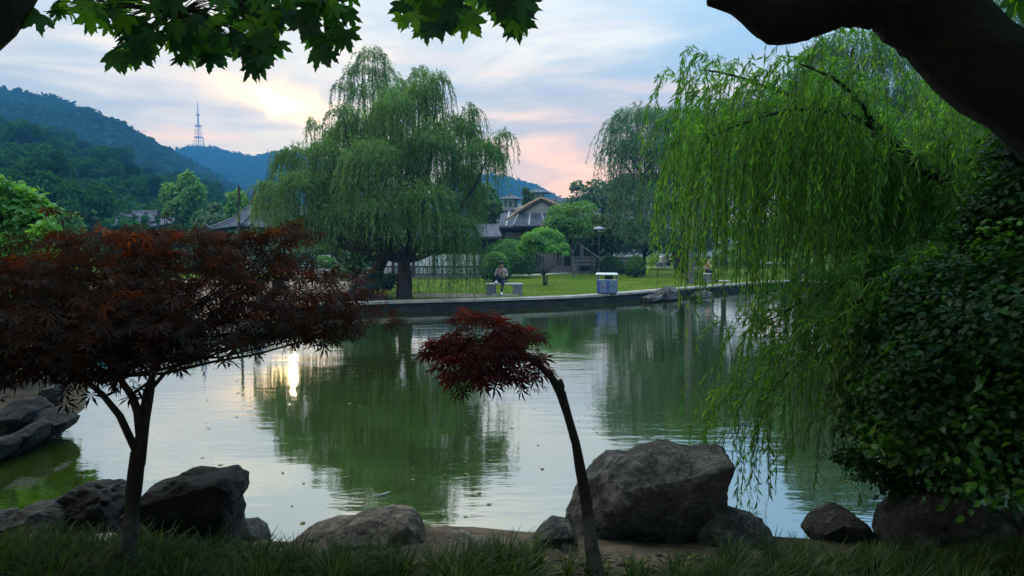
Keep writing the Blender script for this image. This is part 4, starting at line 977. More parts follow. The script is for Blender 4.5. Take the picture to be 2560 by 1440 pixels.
dome('clipped_shrub', 'second hedge mound further right behind willow streamers', 1862, 1925, 637, 664, 3500, D=58, stems=False)

def umbrella_tree():
    b_ = gnd(1361, 713); pm = F / b_[1]; t = empty('umbrella_tree', b_, 'small umbrella shaped tree with many thin stems in the middle of the lawn', 'tree')
    top = b_[2] + 148 / pm; lb = []
    for px, py, r in ((1357, 588, 30), (1330, 597, 26), (1385, 595, 27), (1312, 618, 20), (1402, 618, 20), (1357, 612, 36), (1335, 622, 24), (1380, 624, 24), (1305, 632, 12), (1412, 634, 12)):
        c = at(px, py, b_[1] + rng.uniform(-.5, .5)); lb.append((c, (r / pm, r / pm, r / pm * .72)))
    V, Fo, Rn = crown(lb, 11000, .10, T_diamond(.28), up=.5, flat=.3); build('crown', V, Fo, M_BRI, t, Rn, origin=b_)
    mb = MB()
    mb.tube([b_ - (0, 0, .2), b_ + (-.02, 0, .5), b_ + (-.03, 0, .65)], [.07, .06, .055], 8); mb.tube([b_ + (.09, .02, -.2), b_ + (.12, 0, .45)], [.05, .035], 8)
    for i in range(9):
        a = (i / 8 - .5) * 2; o_ = b_ + (-.03 + .02 * i / 10, 0, .45 + .03 * (i % 3)); e = at(1357 + a * 44, 618 - 8 * (1 - a * a), b_[1] + rng.uniform(-.6, .6))
        mb.tube(curve_pts(o_, e, (a * .14, 0, -.12 * abs(a)), 7, .01), np.linspace(.024, .006, 7), 5)
    mb.build('trunk', M_BRK, t, b_)
umbrella_tree()
GT = 'garden trees behind the lawn'
def gtree(px, pyb, py0, halfw, n, leaf, mat, label, D=None, k=8, low=.3, bark=None, r0=.09, name='garden_tree', sub=.45, ry=None, seed=None):
    b_ = gnd(px, pyb) if D is None else at(px, pyb, D)
    if D is not None: b_[2] = .38
    pm = F / b_[1]; H = at(px, py0, b_[1])[2] - b_[2]
    return broad_tree(name, b_, H, halfw / pm, n, leaf, mat, label, 'tree', GT, k=k, low=low, r0=r0, bark=bark, sub=sub, ry=ry, seed=seed)
gtree(1437, 694, 505, 74, 6500, .13, M_LGT, 'slender trunked light green tree right of the umbrella tree', k=11, low=.38, r0=.06, bark=M_BRKL, seed=1)
gtree(1400, 684, 560, 40, 3500, .14, M_BRI, 'pair of pale leaning stems with a light crown behind the umbrella tree', k=5, low=.45, r0=.05, bark=M_BRKL, seed=2)
gtree(1255, 672, 545, 48, 6000, .15, M_DRK, 'small dark feathery tree in front of the hall wall', k=7, low=.35, r0=.06, seed=3)
gtree(1200, 680, 470, 60, 7500, .19, M_BRO, 'dense dark tree just right of the big willow crown', D=48, k=9, low=.2, r0=.16, seed=4)
gtree(1325, 600, 460, 26, 2500, .2, M_BRO, 'lone slim tree rising above the hall gable', D=66, k=5, low=.55, r0=.10, seed=5)
gtree(1605, 672, 545, 88, 11000, .17, M_BRO, 'broad low spreading tree beside the right lamp post', D=56, k=11, low=.14, r0=.14, seed=6)
gtree(1690, 672, 590, 50, 5000, .17, M_BRO, 'low green tree left of the far trunk by the fence', D=60, k=8, low=.14, r0=.12, seed=16)
gtree(1530, 672, 556, 40, 4500, .15, M_BRO, 'small glossy leaved tree behind the lamp post', D=54, k=7, low=.2, r0=.06, seed=7)
gtree(1520, 660, 440, 75, 9000, .26, M_BRO, 'rounded dark tree against the pink sky left of the hazy willow', D=78, k=11, low=.1, r0=.2, seed=8)
gtree(1445, 660, 446, 66, 8000, .26, M_BRO, 'lighter airy tree left of the rounded dark tree', D=84, k=8, low=.1, r0=.2, seed=9, sub=.36)
gtree(1385, 660, 470, 60, 7000, .28, M_BRO, 'low tree behind the hall roof', D=90, k=9, low=.1, r0=.2, seed=10)
gtree(1270, 660, 515, 60, 5000, .28, M_DRK, 'far bluish tree behind the hall ridge', D=92, k=9, low=.1, r0=.2, seed=13)
gtree(1492, 660, 525, 60, 7000, .16, M_BRO, 'mid green tree between the two lamp posts', D=47.5, k=8, low=.1, r0=.12, seed=11)
gtree(462, 620, 422, 58, 9000, .26, M_LGT, 'pale yellow green tree standing out from the wooded slope', D=62, k=14, low=.15, r0=.2, seed=12, sub=.36)
gtree(530, 650, 500, 62, 9000, .2, M_BRO, 'dark spreading tree before the pale yellow green tree', D=50, k=10, low=.12, r0=.18, seed=14)
gtree(585, 650, 470, 40, 5500, .24, M_LGT, 'light tree behind the bare pole left of the pavilion', D=56, k=9, low=.1, r0=.16, seed=15)
gtree(130, 640, 490, 80, 7000, .2, M_LGT, 'soft grey green tree behind the bright bush at far left', D=40, k=9, low=.1, r0=.16, seed=17)
gtree(1810, 660, 240, 130, 13000, .25, M_DRK, 'dark tree behind the near willow curtain', D=64, k=12, low=.1, r0=.25, seed=18)
gtree(1960, 660, 160, 150, 13000, .28, M_DRK, 'big dark tree further right behind the near willow curtain', D=70, k=12, low=.1, r0=.25, seed=19)
gtree(2180, 660, 170, 160, 10000, .3, M_DRK, 'wide dark tree behind the far bank willow at right', D=66, k=12, low=.05, r0=.3, seed=20)
gtree(2440, 660, 160, 170, 9000, .3, M_BRO, 'tallest dark tree at the far right under the black trunk', D=60, k=12, low=.05, r0=.3, seed=26)
gtree(890, 680, 560, 90, 8000, .16, M_BRO, 'thick leafy tree behind the left skirts of the big willow', D=34, k=10, low=.1, r0=.14, seed=27)
gtree(1090, 665, 530, 80, 7000, .2, M_DRK, 'dark tree behind the corridor roof', D=52, k=10, low=.1, r0=.14, seed=28)
# dark shrubs at the willow foot
def bush(px, pyb, py0, halfw, n, leaf, mat, label, D=None, name='garden_bush', depth=1.0, T=None):
    b_ = gnd(px, pyb) if D is None else at(px, pyb, D)
    if D is not None: b_[2] = gz(b_[0], b_[1])
    pm = F / b_[1]; H = at(px, py0, b_[1])[2] - b_[2]; t = empty(name, b_, label, 'bush', 'leafy bushes by the pond')
    lb = rand_lobes(b_ + (0, 0, H * .5), (halfw / pm, halfw / pm * depth, H * .5), 9, .45)
    V, Fo, Rn = crown(lb, n, leaf, T); build('foliage', V, Fo, mat, t, Rn, origin=b_)
    mb = MB()
    for l in lb[:7]: mb.tube([b_ - (0, 0, .1), (b_ + l[0]) / 2 + (0, 0, -.05), l[0]], [.03, .025, .01], 5)
    mb.build('stem', M_BRK, t, b_); return t
bush(945, 745, 678, 52, 8000, .075, M_DRK, 'dark glossy bush at the foot of the largest willow')
bush(880, 700, 640, 60, 5500, .09, M_BRO, 'green bush behind the stacked rocks by the big willow')
bush(690, 690, 600, 90, 6000, .11, M_DRK, 'dark bush behind the red maple on the left bank', D=33)
bush(500, 700, 600, 120, 6000, .13, M_DRK, 'shadowy wide bush behind the red maple crown', D=36)
bush(1900, 655, 610, 100, 5000, .16, M_DRK, 'dark hedge behind the mounds at right', D=64)
bush(2150, 665, 560, 150, 7000, .16, M_DRK, 'tall dark thicket at the right end of the lawn', D=46)
for i_, (px__, D__, tp__) in enumerate(((1440, 68, 585), (1540, 72, 575), (1640, 70, 580), (1740, 74, 560), (1850, 72, 540), (1960, 76, 530), (2080, 74, 520), (2200, 70, 500))):
    bush(px__, 660, tp__, 78, 4500, .2, M_BRO if i_ % 3 else M_DRK, '%s leafy thicket from the left in the green belt behind the far lawn' % ORD[i_], D=D__)
bush(1470, 670, 625, 60, 4000, .14, M_DRK, 'shady bush behind the diagonal handrail', D=56)
bush(1300, 670, 628, 60, 3000, .14, M_DRK, 'low bush by the hall wall', D=49)
# bright sunlit bush and tree at far left
bush(20, 760, 452, 110, 11000, .10, M_BRI, 'bright yellow green bush at the far left edge', D=13, depth=.8, T=T_ovate(.3))
bush(130, 760, 570, 80, 5000, .09, M_BRI, 'bright green bush glimpsed through the red maple', D=12, T=T_ovate(.3))
bush(20, 980, 840, 90, 3000, .07, M_GRS, 'low green plants on the sandy left bank', D=11)
bush(-150, 900, 560, 260, 9000, .16, M_DRK, 'dark shrubbery along the left bank beyond the frame edge', D=17)

# bare pole
pb = at(600, 640, 36); pb[2] = .38; ptop = at(597, 466, 36)
pl = empty('bare_dead_trunk', pb, 'bare dark pole like dead trunk left of the pavilion', 'dead tree')
mb = MB(); mb.tube(curve_pts(pb - (0, 0, .2), ptop, (-.05, 0, 0), 8, .015), np.linspace(.10, .05, 8), 8, wob=.25); mb.build('trunk', M_BRK, pl, pb)
mb = MB(); mb.tube([ptop - (0, 0, .2), ptop + (.12, 0, -.05), ptop + (.2, 0, -.02)], [.03, .02, .01], 5); mb.tube([ptop - (0, 0, .1), ptop + (-.04, 0, .2)], [.03, .01], 5); mb.build('branch', M_BRK, pl, pb)
# leaning second trunk left of the willow
lb_ = gnd(925, 712); ln_ = empty('leaning_trunk', lb_, 'thick dark leaning trunk left of the largest willow trunk', 'tree trunk')
mb = MB(); mb.tube([lb_ - (0, 0, .3), at(935, 690, 30.5), at(955, 655, 30), at(975, 610, 29.5), at(960, 580, 29.5), at(930, 560, 30)], [.30, .27, .22, .13, .08, .04], 10, wob=.2); mb.build('trunk', M_BRK, ln_, lb_)
k_ = at(925, 590, 30); V, Fo, Rn = crown([(k_, (1.0, 1.0, .6)), (at(900, 615, 30), (.7, .7, .4)), (at(965, 600, 30), (.6, .7, .4))], 3500, .10); build('crown', V, Fo, M_BRO, ln_, Rn, origin=lb_)
# other standing trunks among the right trees
for px, pyb, ww, label in ((1727, 708, .17, 'grey upright willow trunk by the pink shirted sitter'), (2003, 696, .15, 'dim trunk at the right end of the far bank')):
    b_ = gnd(px, pyb); t = empty('upright_tree', b_, label, 'tree'); tp_ = at(px + 6, 380, b_[1] + .3)
    mb = MB(); mb.tube(curve_pts(b_ - (0, 0, .3), tp_, (-.1, 0, 0), 10, .03), np.linspace(ww * 1.5, ww * .4, 10), 10, wob=.2); mb.build('trunk', M_BRKL, t, b_)
    lbs = rand_lobes(tp_ + (0, 0, -.6), (2.2, 2.2, 2.0), 8, .42); V, Fo, Rn = crown(lbs, 5500, .15, T_diamond(.16), flat=.8); build('crown', V, Fo, M_WIL, t, Rn, origin=b_)

# ------------------------------------------------------------------ rocks
def rock(name, label, outline, D, T, mat, seed, amp=.05, facets=7, group=None, D2=None, pits=0.0, nt_=84, npz=44, cuts=None):
    if D < 7: nt_, npz = 190, 96
    O = np.array([at(a, b_, D) for a, b_ in outline]); c = O.mean(0); dx = O[:, 0] - c[0]; dz_ = O[:, 2] - c[2]
    # radius by angle from the outline (ray cast)
    th_ = np.linspace(0, 2 * pi, nt_, endpoint=False); rad = np.zeros(nt_); n = len(O)
    for i, a in enumerate(th_):
        e = np.array((cos(a), sin(a))); best = 0
        for k in range(n):
            p_ = np.array((dx[k], dz_[k])); q_ = np.array((dx[(k + 1) % n], dz_[(k + 1) % n])); s = q_ - p_; den = e[0] * s[1] - e[1] * s[0]
            if abs(den) < 1e-9: continue
            t_ = (p_[0] * s[1] - p_[1] * s[0]) / den; u_ = (p_[0] * e[1] - p_[1] * e[0]) / den
            if t_ > 0 and -.001 <= u_ <= 1.001: best = max(best, t_)
        rad[i] = best
    ph = np.linspace(-pi / 2, pi / 2, npz); cp_ = np.maximum(np.cos(ph), 0) ** .62; sp2 = np.sign(np.sin(ph)) * np.abs(np.sin(ph)) ** 1.0
    X_ = rad[None] * np.cos(th_)[None] * cp_[:, None]; Z_ = rad[None] * np.sin(th_)[None] * cp_[:, None]; Y_ = np.broadcast_to((sp2 * T)[:, None], X_.shape)
    P = np.stack([X_, Y_, Z_], -1); size = rad.mean(); g = np.random.default_rng(seed)
    for k in range(facets):
        nv = g.normal(size=3); nv[1] = -abs(nv[1]) if g.random() < .75 else nv[1]; nv[0] *= .8; nv = nv / np.linalg.norm(nv)
        pr = P @ nv; lim = pr.max() * (.62 + .22 * g.random()); ex = np.maximum(pr - lim, 0); w_ = .35 + .65 * np.clip(np.abs(P[..., 1]) / T * 2.2, 0, 1)
        P = P - (ex * .92 * w_)[..., None] * nv
    for cxn, cyn, czn, frc in (cuts if cuts is not None else [(g.normal() * .2, -1, -.2, .66), (g.normal() * .3, -.5, .87, .80)]):
        nv = np.array((cxn, cyn, czn)); nv = nv / np.linalg.norm(nv); pr = P @ nv; ex = np.maximum(pr - pr.max() * frc, 0); P = P - (ex * .95)[..., None] * nv
    d = unit(P + 1e-6); fr2 = 1.6 / size
    nz = fbm(P * fr2 + seed * 7.3, 5, seed, .55); rg = 1 - np.abs(fbm(P * fr2 * .8 + seed * 3.1, 4, seed + 9)) * 2
    P = P + d * (amp * size * (nz * 1.1 + rg * .8))[..., None]
    P = P + d * (.010 * (fbm(P * 14 + seed, 4, seed + 3, .6)) * min(1.0, size / .25))[..., None]
    cr_ = 1 - np.abs(fbm(P * fr2 * .9 + seed * 1.9, 3, seed + 21)); P = P - d * (.35 * amp * size * np.clip((cr_ - .90) * 10, 0, 1) ** 1.5)[..., None]
    if pits: pt = np.clip(vnoise(P * fr2 * 1.9 + seed, seed + 5) - .25, 0, 1); P = P - d * (pits * size * pt)[..., None]
    P = P + c; base = np.array((c[0], c[1], O[:, 2].min()))
    V = P.reshape(-1, 3); i = (np.arange(npz - 1)[:, None] * nt_ + np.arange(nt_)[None]); j = (np.arange(npz - 1)[:, None] * nt_ + (np.arange(nt_)[None] + 1) % nt_)
    Fo = np.stack([i, j, j + nt_, i + nt_], -1).reshape(-1, 4)
    o_ = build(name, V, Fo, mat, smooth=True, origin=base); return tag(o_, label, 'rock', group)
RG = 'rocks along the near bank'
rock('boulder', 'huge dark boulder with a flat pointed top behind the leaning sapling', [(1418, 1290), (1440, 1235), (1478, 1190), (1520, 1150), (1580, 1140), (1620, 1122), (1690, 1116), (1750, 1136), (1826, 1131), (1812, 1165), (1800, 1240), (1770, 1300), (1765, 1370), (1700, 1430), (1520, 1430), (1440, 1360), (1420, 1320)], 5.6, .62, M_ROCK, 1, .030, 0, RG, cuts=[(.05, -1, -.16, .42), (-.15, -.62, .80, .74), (-.72, -.55, .25, .72)])
rock('bank_rock', 'long brown flat topped rock left of centre on the near bank', [(840, 1330), (880, 1305), (950, 1293), (1025, 1292), (1050, 1320), (1068, 1370), (1075, 1400), (960, 1400), (830, 1395)], 5.35, .42, M_ROCKL, 2, .05, 4, RG, cuts=[(0, -.42, .90, .62), (.05, -1, -.25, .62), (.6, -.7, .2, .7)])
rock('bank_rock', 'low sloping brown slab joined to the flat topped rock', [(715, 1370), (760, 1335), (830, 1315), (900, 1312), (900, 1400), (720, 1400)], 5.5, .36, M_ROCKL, 3, .05, 6, RG)
rock('bank_rock', 'small rounded low rock between the flat topped rock and the sapling', [(1080, 1380), (1100, 1356), (1150, 1352), (1190, 1368), (1255, 1372), (1262, 1400), (1085, 1405)], 5.2, .3, M_ROCKL, 4, .06, 5, RG)
rock('bank_rock', 'dark pointed rock leaning against the left of the huge boulder', [(1315, 1385), (1350, 1330), (1385, 1308), (1425, 1312), (1440, 1350), (1440, 1410), (1330, 1415)], 5.2, .3, M_ROCK, 5, .06, 8, RG)
rock('bank_rock', 'small jagged rock at the foot of the huge boulder', [(1385, 1395), (1410, 1370), (1445, 1378), (1452, 1410), (1390, 1420)], 4.95, .16, M_ROCKD, 15, .09, 6, RG)
rock('bank_rock', 'grey pitted rock against the right of the huge boulder', [(1765, 1310), (1800, 1287), (1850, 1288), (1910, 1305), (1925, 1345), (1950, 1395), (1770, 1420), (1740, 1360)], 5.3, .36, M_ROCK, 6, .08, 7, RG, pits=.12)
rock('bank_rock', 'lone peaked grey rock at the water edge on the right', [(2020, 1350), (2045, 1310), (2085, 1285), (2115, 1274), (2150, 1300), (2185, 1335), (2190, 1380), (2030, 1380)], 5.5, .36, M_ROCK, 7, .05, 7, RG)
rock('bank_rock', 'large tilted grey slab at the right under the dark shrub', [(2208, 1350), (2230, 1310), (2265, 1270), (2330, 1240), (2400, 1244), (2480, 1262), (2500, 1300), (2480, 1370), (2225, 1380)], 5.3, .45, M_ROCK, 8, .05, 3, RG, cuts=[(-.25, -.6, .75, .55), (.1, -1, -.35, .55)])
rock('bank_rock', 'dim brown rock at the far right edge of the bank', [(2500, 1340), (2520, 1305), (2580, 1292), (2640, 1310), (2650, 1380), (2510, 1380)], 5.2, .35, M_ROCKL, 9, .06, 7, RG)
rock('bank_rock', 'big black overhanging rock behind the maple trunk', [(318, 1280), (345, 1262), (385, 1215), (430, 1205), (450, 1187), (520, 1190), (570, 1182), (602, 1205), (605, 1235), (580, 1262), (594, 1290), (585, 1340), (600, 1370), (340, 1380), (310, 1330)], 5.25, .45, M_ROCKD, 10, .035, 3, RG, cuts=[(.1, -1, -.12, .45), (-.2, -.5, .85, .80)])
rock('bank_rock', 'long dark holed rock left of the black overhanging rock', [(112, 1260), (150, 1240), (190, 1222), (270, 1222), (300, 1240), (340, 1250), (340, 1340), (180, 1345), (120, 1310)], 5.6, .4, M_ROCKD, 11, .09, 6, RG, pits=.30)
rock('bank_rock', 'lighter grey cracked rock at the lower left', [(18, 1330), (30, 1290), (60, 1270), (110, 1272), (150, 1300), (150, 1335), (90, 1350)], 5.3, .28, M_ROCK, 12, .07, 6, RG)
rock('bank_rock', 'smooth purplish rock beside the water right of the black rock', [(575, 1350), (590, 1312), (625, 1310), (655, 1330), (668, 1365), (580, 1385)], 5.6, .26, M_ROCK, 13, .03, 4, RG)
rock('bank_rock', 'flat pale stone in the grass left of the maple trunk', [(180, 1362), (215, 1348), (270, 1345), (300, 1362), (260, 1376), (200, 1378)], 5.0, .16, M_STONEL, 14, .05, 4, RG)
rock('bank_rock', 'low dark rock at the left frame edge near the grass', [(-60, 1340), (-40, 1290), (0, 1288), (22, 1310), (20, 1345)], 5.4, .25, M_ROCK, 16, .07, 5, RG)
LG = 'rocks on the left bank'
rock('bank_rock', 'dark blue grey boulder topped with light on the left bank', [(-30, 1090), (0, 1030), (30, 1000), (75, 997), (100, 1020), (98, 1075), (60, 1130), (-30, 1130)], 8.6, .5, M_ROCKD, 20, .05, 7, LG)
rock('bank_rock', 'rounded dark rock reaching furthest into the water at left', [(85, 1060), (105, 1025), (135, 1018), (160, 1035), (180, 1048), (165, 1072), (130, 1092), (80, 1100)], 8.7, .4, M_ROCKD, 21, .05, 6, LG)
rock('bank_rock', 'slanting dark rock below the left bank boulder', [(0, 1120), (40, 1080), (85, 1055), (106, 1065), (100, 1095), (60, 1130), (0, 1150)], 8.2, .35, M_ROCKD, 22, .06, 6, LG)
rock('bank_rock', 'small dark rock touching the left frame edge at the water', [(-60, 1140), (-20, 1097), (20, 1095), (35, 1110), (15, 1140), (-40, 1155)], 7.8, .3, M_ROCKD, 23, .05, 5, LG)
rock('standing_stone', 'pale upright stone behind the left bank rocks', [(100, 1020), (112, 975), (130, 955), (152, 962), (148, 1000), (130, 1025)], 9.4, .2, M_ROCK, 24, .06, 5, LG)
FG = 'rocks on the far quay'
rock('quay_rock', 'tall grey rock stack left of the big willow', [(855, 745), (868, 718), (880, 700), (905, 692), (925, 702), (935, 725), (925, 748), (870, 752)], 26.6, .5, M_ROCK, 30, .09, 7, FG)
rock('quay_rock', 'low wide grey rock in front of the stack', [(825, 758), (850, 742), (900, 738), (950, 742), (985, 752), (980, 766), (840, 768)], 25.8, .5, M_ROCKD, 31, .08, 7, FG)
rock('quay_rock', 'rounded rock at the foot of the big willow roots', [(920, 748), (935, 735), (965, 738), (975, 752), (930, 756)], 26.2, .3, M_ROCK, 32, .08, 6, FG)
rock('quay_rock', 'blue grey peaked rock on the quay right of the bin', [(1625, 742), (1640, 728), (1660, 720), (1688, 716), (1702, 728), (1700, 742), (1660, 750), (1630, 750)], 29.8, .5, M_ROCK, 33, .09, 7, FG)
rock('quay_rock', 'flat rock at the water line below the peaked rock', [(1605, 744), (1625, 736), (1650, 742), (1655, 752), (1610, 752)], 29.0, .35, M_ROCK, 34, .08, 6, FG)
rock('quay_rock', 'low rock breaking the quay edge below the pink shirted sitter', [(1722, 742), (1738, 730), (1765, 726), (1780, 732), (1782, 744), (1730, 748)], 30.2, .4, M_ROCK, 35, .09, 7, FG)
rock('lawn_rock', 'small dark rock on the grass by the far path', [(1440, 672), (1452, 664), (1478, 665), (1488, 674), (1450, 678)], 47, .4, M_ROCKD, 36, .08, 5, FG)

# ------------------------------------------------------------------ people, benches, bin, lamps
def person(name, loc, rz, label, joints, edges, zones, mats, hair=True, extras=None, sc=1.0):
    t = empty(name, loc, label, 'person', rz=rz)
    me = bpy.data.meshes.new('body'); names = list(joints); me.from_pydata([joints[k][0] for k in names], [(names.index(a), names.index(b_)) for a, b_ in edges], [])
    ob = bpy.data.objects.new('body', me); COL.objects.link(ob); sk = ob.modifiers.new('s', 'SKIN'); sk.use_smooth_shade = True; sb = ob.modifiers.new('u', 'SUBSURF'); sb.levels = 2; sb.render_levels = 2
    for i, k in enumerate(names):
        r = joints[k][1]; v = me.skin_vertices[0].data[i]; v.radius = (r, r) if not isinstance(r, tuple) else r; v.use_root = (k == 'pelvis')
    bpy.context.view_layer.update(); dg = bpy.context.evaluated_depsgraph_get(); m2 = bpy.data.meshes.new_from_object(ob.evaluated_get(dg)); ob.modifiers.clear(); ob.data = m2; m2.name = 'body'
    for q in mats: m2.materials.append(q)
    J = {k: np.array(joints[k][0]) for k in names}
    for p_ in m2.polygons:
        c = np.array(p_.center); best = 1e9; z = 0
        for (a, b_) in edges:
            ab = J[b_] - J[a]; tt = np.clip((c - J[a]) @ ab / max(ab @ ab, 1e-9), 0, 1); d = np.linalg.norm(c - J[a] - ab * tt)
            if d < best: best = d; z = zones.get((a, b_), 0)
        p_.material_index = z; p_.use_smooth = True
    ob.parent = t
    return t
def fingers(j, e, side, wrist, hand, dirn, curl=(0, 0, -1)):
    w = Vector(wrist); h = Vector(hand); d = Vector(dirn).normalized(); cu = Vector(curl); s = d.cross(cu).normalized()
    for i, (o_, l) in enumerate(((-.032, .055), (-.011, .068), (.011, .070), (.030, .060))):
        a = f'{side}f{i}'; j[a] = (tuple(h + s * o_ + d * l * .55), .009); j[a + 't'] = (tuple(h + s * o_ * 1.1 + d * l * .9 + cu * .025), .008); e += [(f'{side}hand', a), (a, a + 't')]
    a = f'{side}th'; j[a] = (tuple(w.lerp(h, .5) + s * -.045 + d * .02), .010); e += [(f'{side}hand', a)]
def seated(raised, lean=0.0, hands=(0.02, -.30, .83), head=(0, -.16, 1.14)):
    j = dict(pelvis=((0, 0, .55), .13), belly=((0, -.02 + lean * .3, .72), .125), chest=((0, -.05 + lean, .90), (.145, .12)), neck=((0, -.09 + lean, 1.03), .055),
             head=((head[0], head[1] * .9 + lean, head[2]), .085), crown=((head[0], head[1] + .01 + lean, head[2] + .10), .075))
    e = [('pelvis', 'belly'), ('belly', 'chest'), ('chest', 'neck'), ('neck', 'head'), ('head', 'crown')]; z = {('pelvis', 'belly'): 1, ('belly', 'chest'): 1, ('neck', 'head'): 0, ('head', 'crown'): 0, ('chest', 'neck'): 0}
    for s, sx_ in (('l', -1), ('r', 1)):
        j[s + 'sh'] = ((sx_ * .17, -.05 + lean, .97), .062); j[s + 'el'] = ((sx_ * .24, -.14 + lean, .74), .045); j[s + 'wr'] = ((hands[0] + sx_ * .06, hands[1] + .04, hands[2] - .02), .028); j[s + 'hand'] = ((hands[0] + sx_ * .035, hands[1], hands[2]), .030)
        e += [('chest', s + 'sh'), (s + 'sh', s + 'el'), (s + 'el', s + 'wr'), (s + 'wr', s + 'hand')]; z.update({('chest', s + 'sh'): 1, (s + 'sh', s + 'el'): 1, (s + 'el', s + 'wr'): 0, (s + 'wr', s + 'hand'): 0})
        fingers(j, e, s, j[s + 'wr'][0], j[s + 'hand'][0], (-sx_ * .5, -.6, .3))
        if s == 'l' and raised: hp, kn, an, to = (-.09, -.02, .54), (-.16, -.30, .82), (-.19, -.24, .54), (-.20, -.40, .485)
        else: hp, kn, an, to = (sx_ * .09, -.02, .53), (sx_ * .07, -.42, .53), (sx_ * .05 - .03, -.42, .10), (sx_ * .05 - .04, -.58, .045)
        j[s + 'hip'] = (hp, .095); j[s + 'kn'] = (kn, .062); j[s + 'an'] = (an, .042); j[s + 'to'] = (to, .034)
        e += [('pelvis', s + 'hip'), (s + 'hip', s + 'kn'), (s + 'kn', s + 'an'), (s + 'an', s + 'to')]; z.update({('pelvis', s + 'hip'): 2, (s + 'hip', s + 'kn'): 2, (s + 'kn', s + 'an'): 2, (s + 'an', s + 'to'): 3})
    return j, e, z
def headbits(t, j, lean=0.0):
    h = Vector(j['head'][0]); me = bpy.data.meshes.new('hair'); bm = bmesh.new(); bmesh.ops.create_uvsphere(bm, u_segments=16, v_segments=10, radius=.108)
    for v in bm.verts:
        v.co.z *= 1.02; 
        if v.co.y < -.02 and v.co.z < .045: v.co *= .78
        if v.co.z < -.03: v.co *= .8
    bm.to_mesh(me); bm.free(); me.materials.append(M_HAIR); o_ = bpy.data.objects.new('hair', me); COL.objects.link(o_); o_.parent = t; o_.location = h + Vector((0, .012, .065))
    mb = MB(); mb.tube([h + Vector((0, -.07, .05)), h + Vector((0, -.105, .01)), h + Vector((0, -.08, .0))], [.010, .016, .010], 6); mb.build('nose', M_SKIN, t)
    mb = MB()
    for s in (-1, 1): mb.lathe(h + Vector((s * .032, -.083, .04)), ((.006, -.006), (.010, 0), (.006, .006)), 8)
    mb.build('eyes', M_HAIR, t)
    mb = MB(); mb.box(h + Vector((0, -.082, -.03)), (.04, .01, .008)); mb.build('mouth', M_RED, t)
    mb = MB()
    for s in (-1, 1): mb.box(h + Vector((s * .088, .0, .03)), (.015, .03, .05))
    mb.build('ears', M_SKIN, t)
def shoes(t, j, mat):
    for s in 'lr':
        a = Vector(j[s + 'an'][0]); b_ = Vector(j[s + 'to'][0]); mb = MB(); mb.tube([a + Vector((0, .05, -.035)), a + (b_ - a) * .45 + Vector((0, 0, -.005)), b_, b_ + (b_ - a) * .12 + Vector((0, 0, .0))], [.048, .052, .045, .025], 10); mb.build('shoe', mat, t, smooth=True)

def stone_bench(loc, rz, Lb, label, slab=M_STONEL, H=.45, g=None):
    t = empty('stone_bench', loc, label, 'bench', g, rz=rz)
    mb = MB(); mb.box((0, 0, H - .03), (Lb, .42, .06)); mb.build('seat', slab, t, bevel=.008)
    for s in (-1, 1):
        mb = MB(); mb.box((s * (Lb / 2 - .20), 0, (H - .065) / 2 - .05), (.36, .38, H - .065 + .1)); mb.build('leg', M_STONE, t, bevel=.01)
    return t
BG = 'stone benches on the far lawn'
bp = gnd(1261, 737); bp[1] += .1
stone_bench(bp, 0, 1.42, 'grey stone bench with pale slab on the quay edge under the seated man', g=BG)
mb = MB(); mb.box(bp + (0.05, -.28, .01), (1.0, .3, .04)); tag(mb.build('footing_slab', M_COPE), 'flat paving slab set in the ground before the quay bench', 'paving slab')
j, e, z = seated(True); pt = person('person', bp + np.array((-.12, -.02, 0)), 0, 'man in mauve shirt and dark trousers bent over a phone on the quay bench', j, e, z, [M_SKIN, M_SHIRT, M_TROU, M_SHOE])
headbits(pt, j); shoes(pt, j, M_SHOE)
mb = MB(); pc = bp + np.array((-.12 + .02, -.02 - .355, .86)); mb.box((0, 0, 0), (.075, .012, .15)); ph_ = mb.build('phone', M_BLK, bevel=.003); ph_.location = tuple(pc); ph_.rotation_euler = (radians(-40), 0, 0); tag(ph_, 'black phone held by the man on the quay bench', 'phone')
b2 = gnd(1768, 704); stone_bench(b2, radians(70), 1.3, 'stone bench side on under the pink shirted sitter', g=BG)
j, e, z = seated(False, lean=-.02, head=(0, -.13, 1.16)); p2 = person('person', b2 + np.array((-.05, 0, 0)), radians(75), 'person in pink shirt and black trousers facing right on a stone bench', j, e, z, [M_SKIN, M_SHIRT2, M_BLKC, M_BLKC]); headbits(p2, j); shoes(p2, j, M_BLKC)
b3 = gnd(1672, 668); stone_bench(b3, radians(15), 2.0, 'distant grey bench behind the fence posts with a sitter in black', g=BG)
j, e, z = seated(False, lean=.06, head=(0, -.05, 1.12)); p3 = person('person', b3 + np.array((.35, 0, 0)), radians(-60), 'person all in black leaning back on the distant bench', j, e, z, [M_SKIN, M_BLKC, M_BLKC, M_SHOE]); headbits(p3, j); shoes(p3, j, M_SHOE)
for i, px in enumerate((1640, 1668, 1690, 1716, 1738)):
    q_ = gnd(px, 668) ; mb = MB(); mb.lathe(q_ - (0, 0, .1), ((.09, 0), (.09, 1.15), (.06, 1.2)), 8); o_ = mb.build('bollard_post', M_BRKL); tag(o_, '%s thin brown post from the left by the distant bench' % ORD[i], 'post', 'posts by the distant bench')
# round metal drum bin
q_ = gnd(1655, 667); mb = MB(); mb.lathe(q_, ((.26, 0), (.28, .05), (.27, .8), (.22, .9)), 14); tag(mb.build('drum_bin', M_METW), 'pale grey rounded drum beside the distant bench', 'bin')
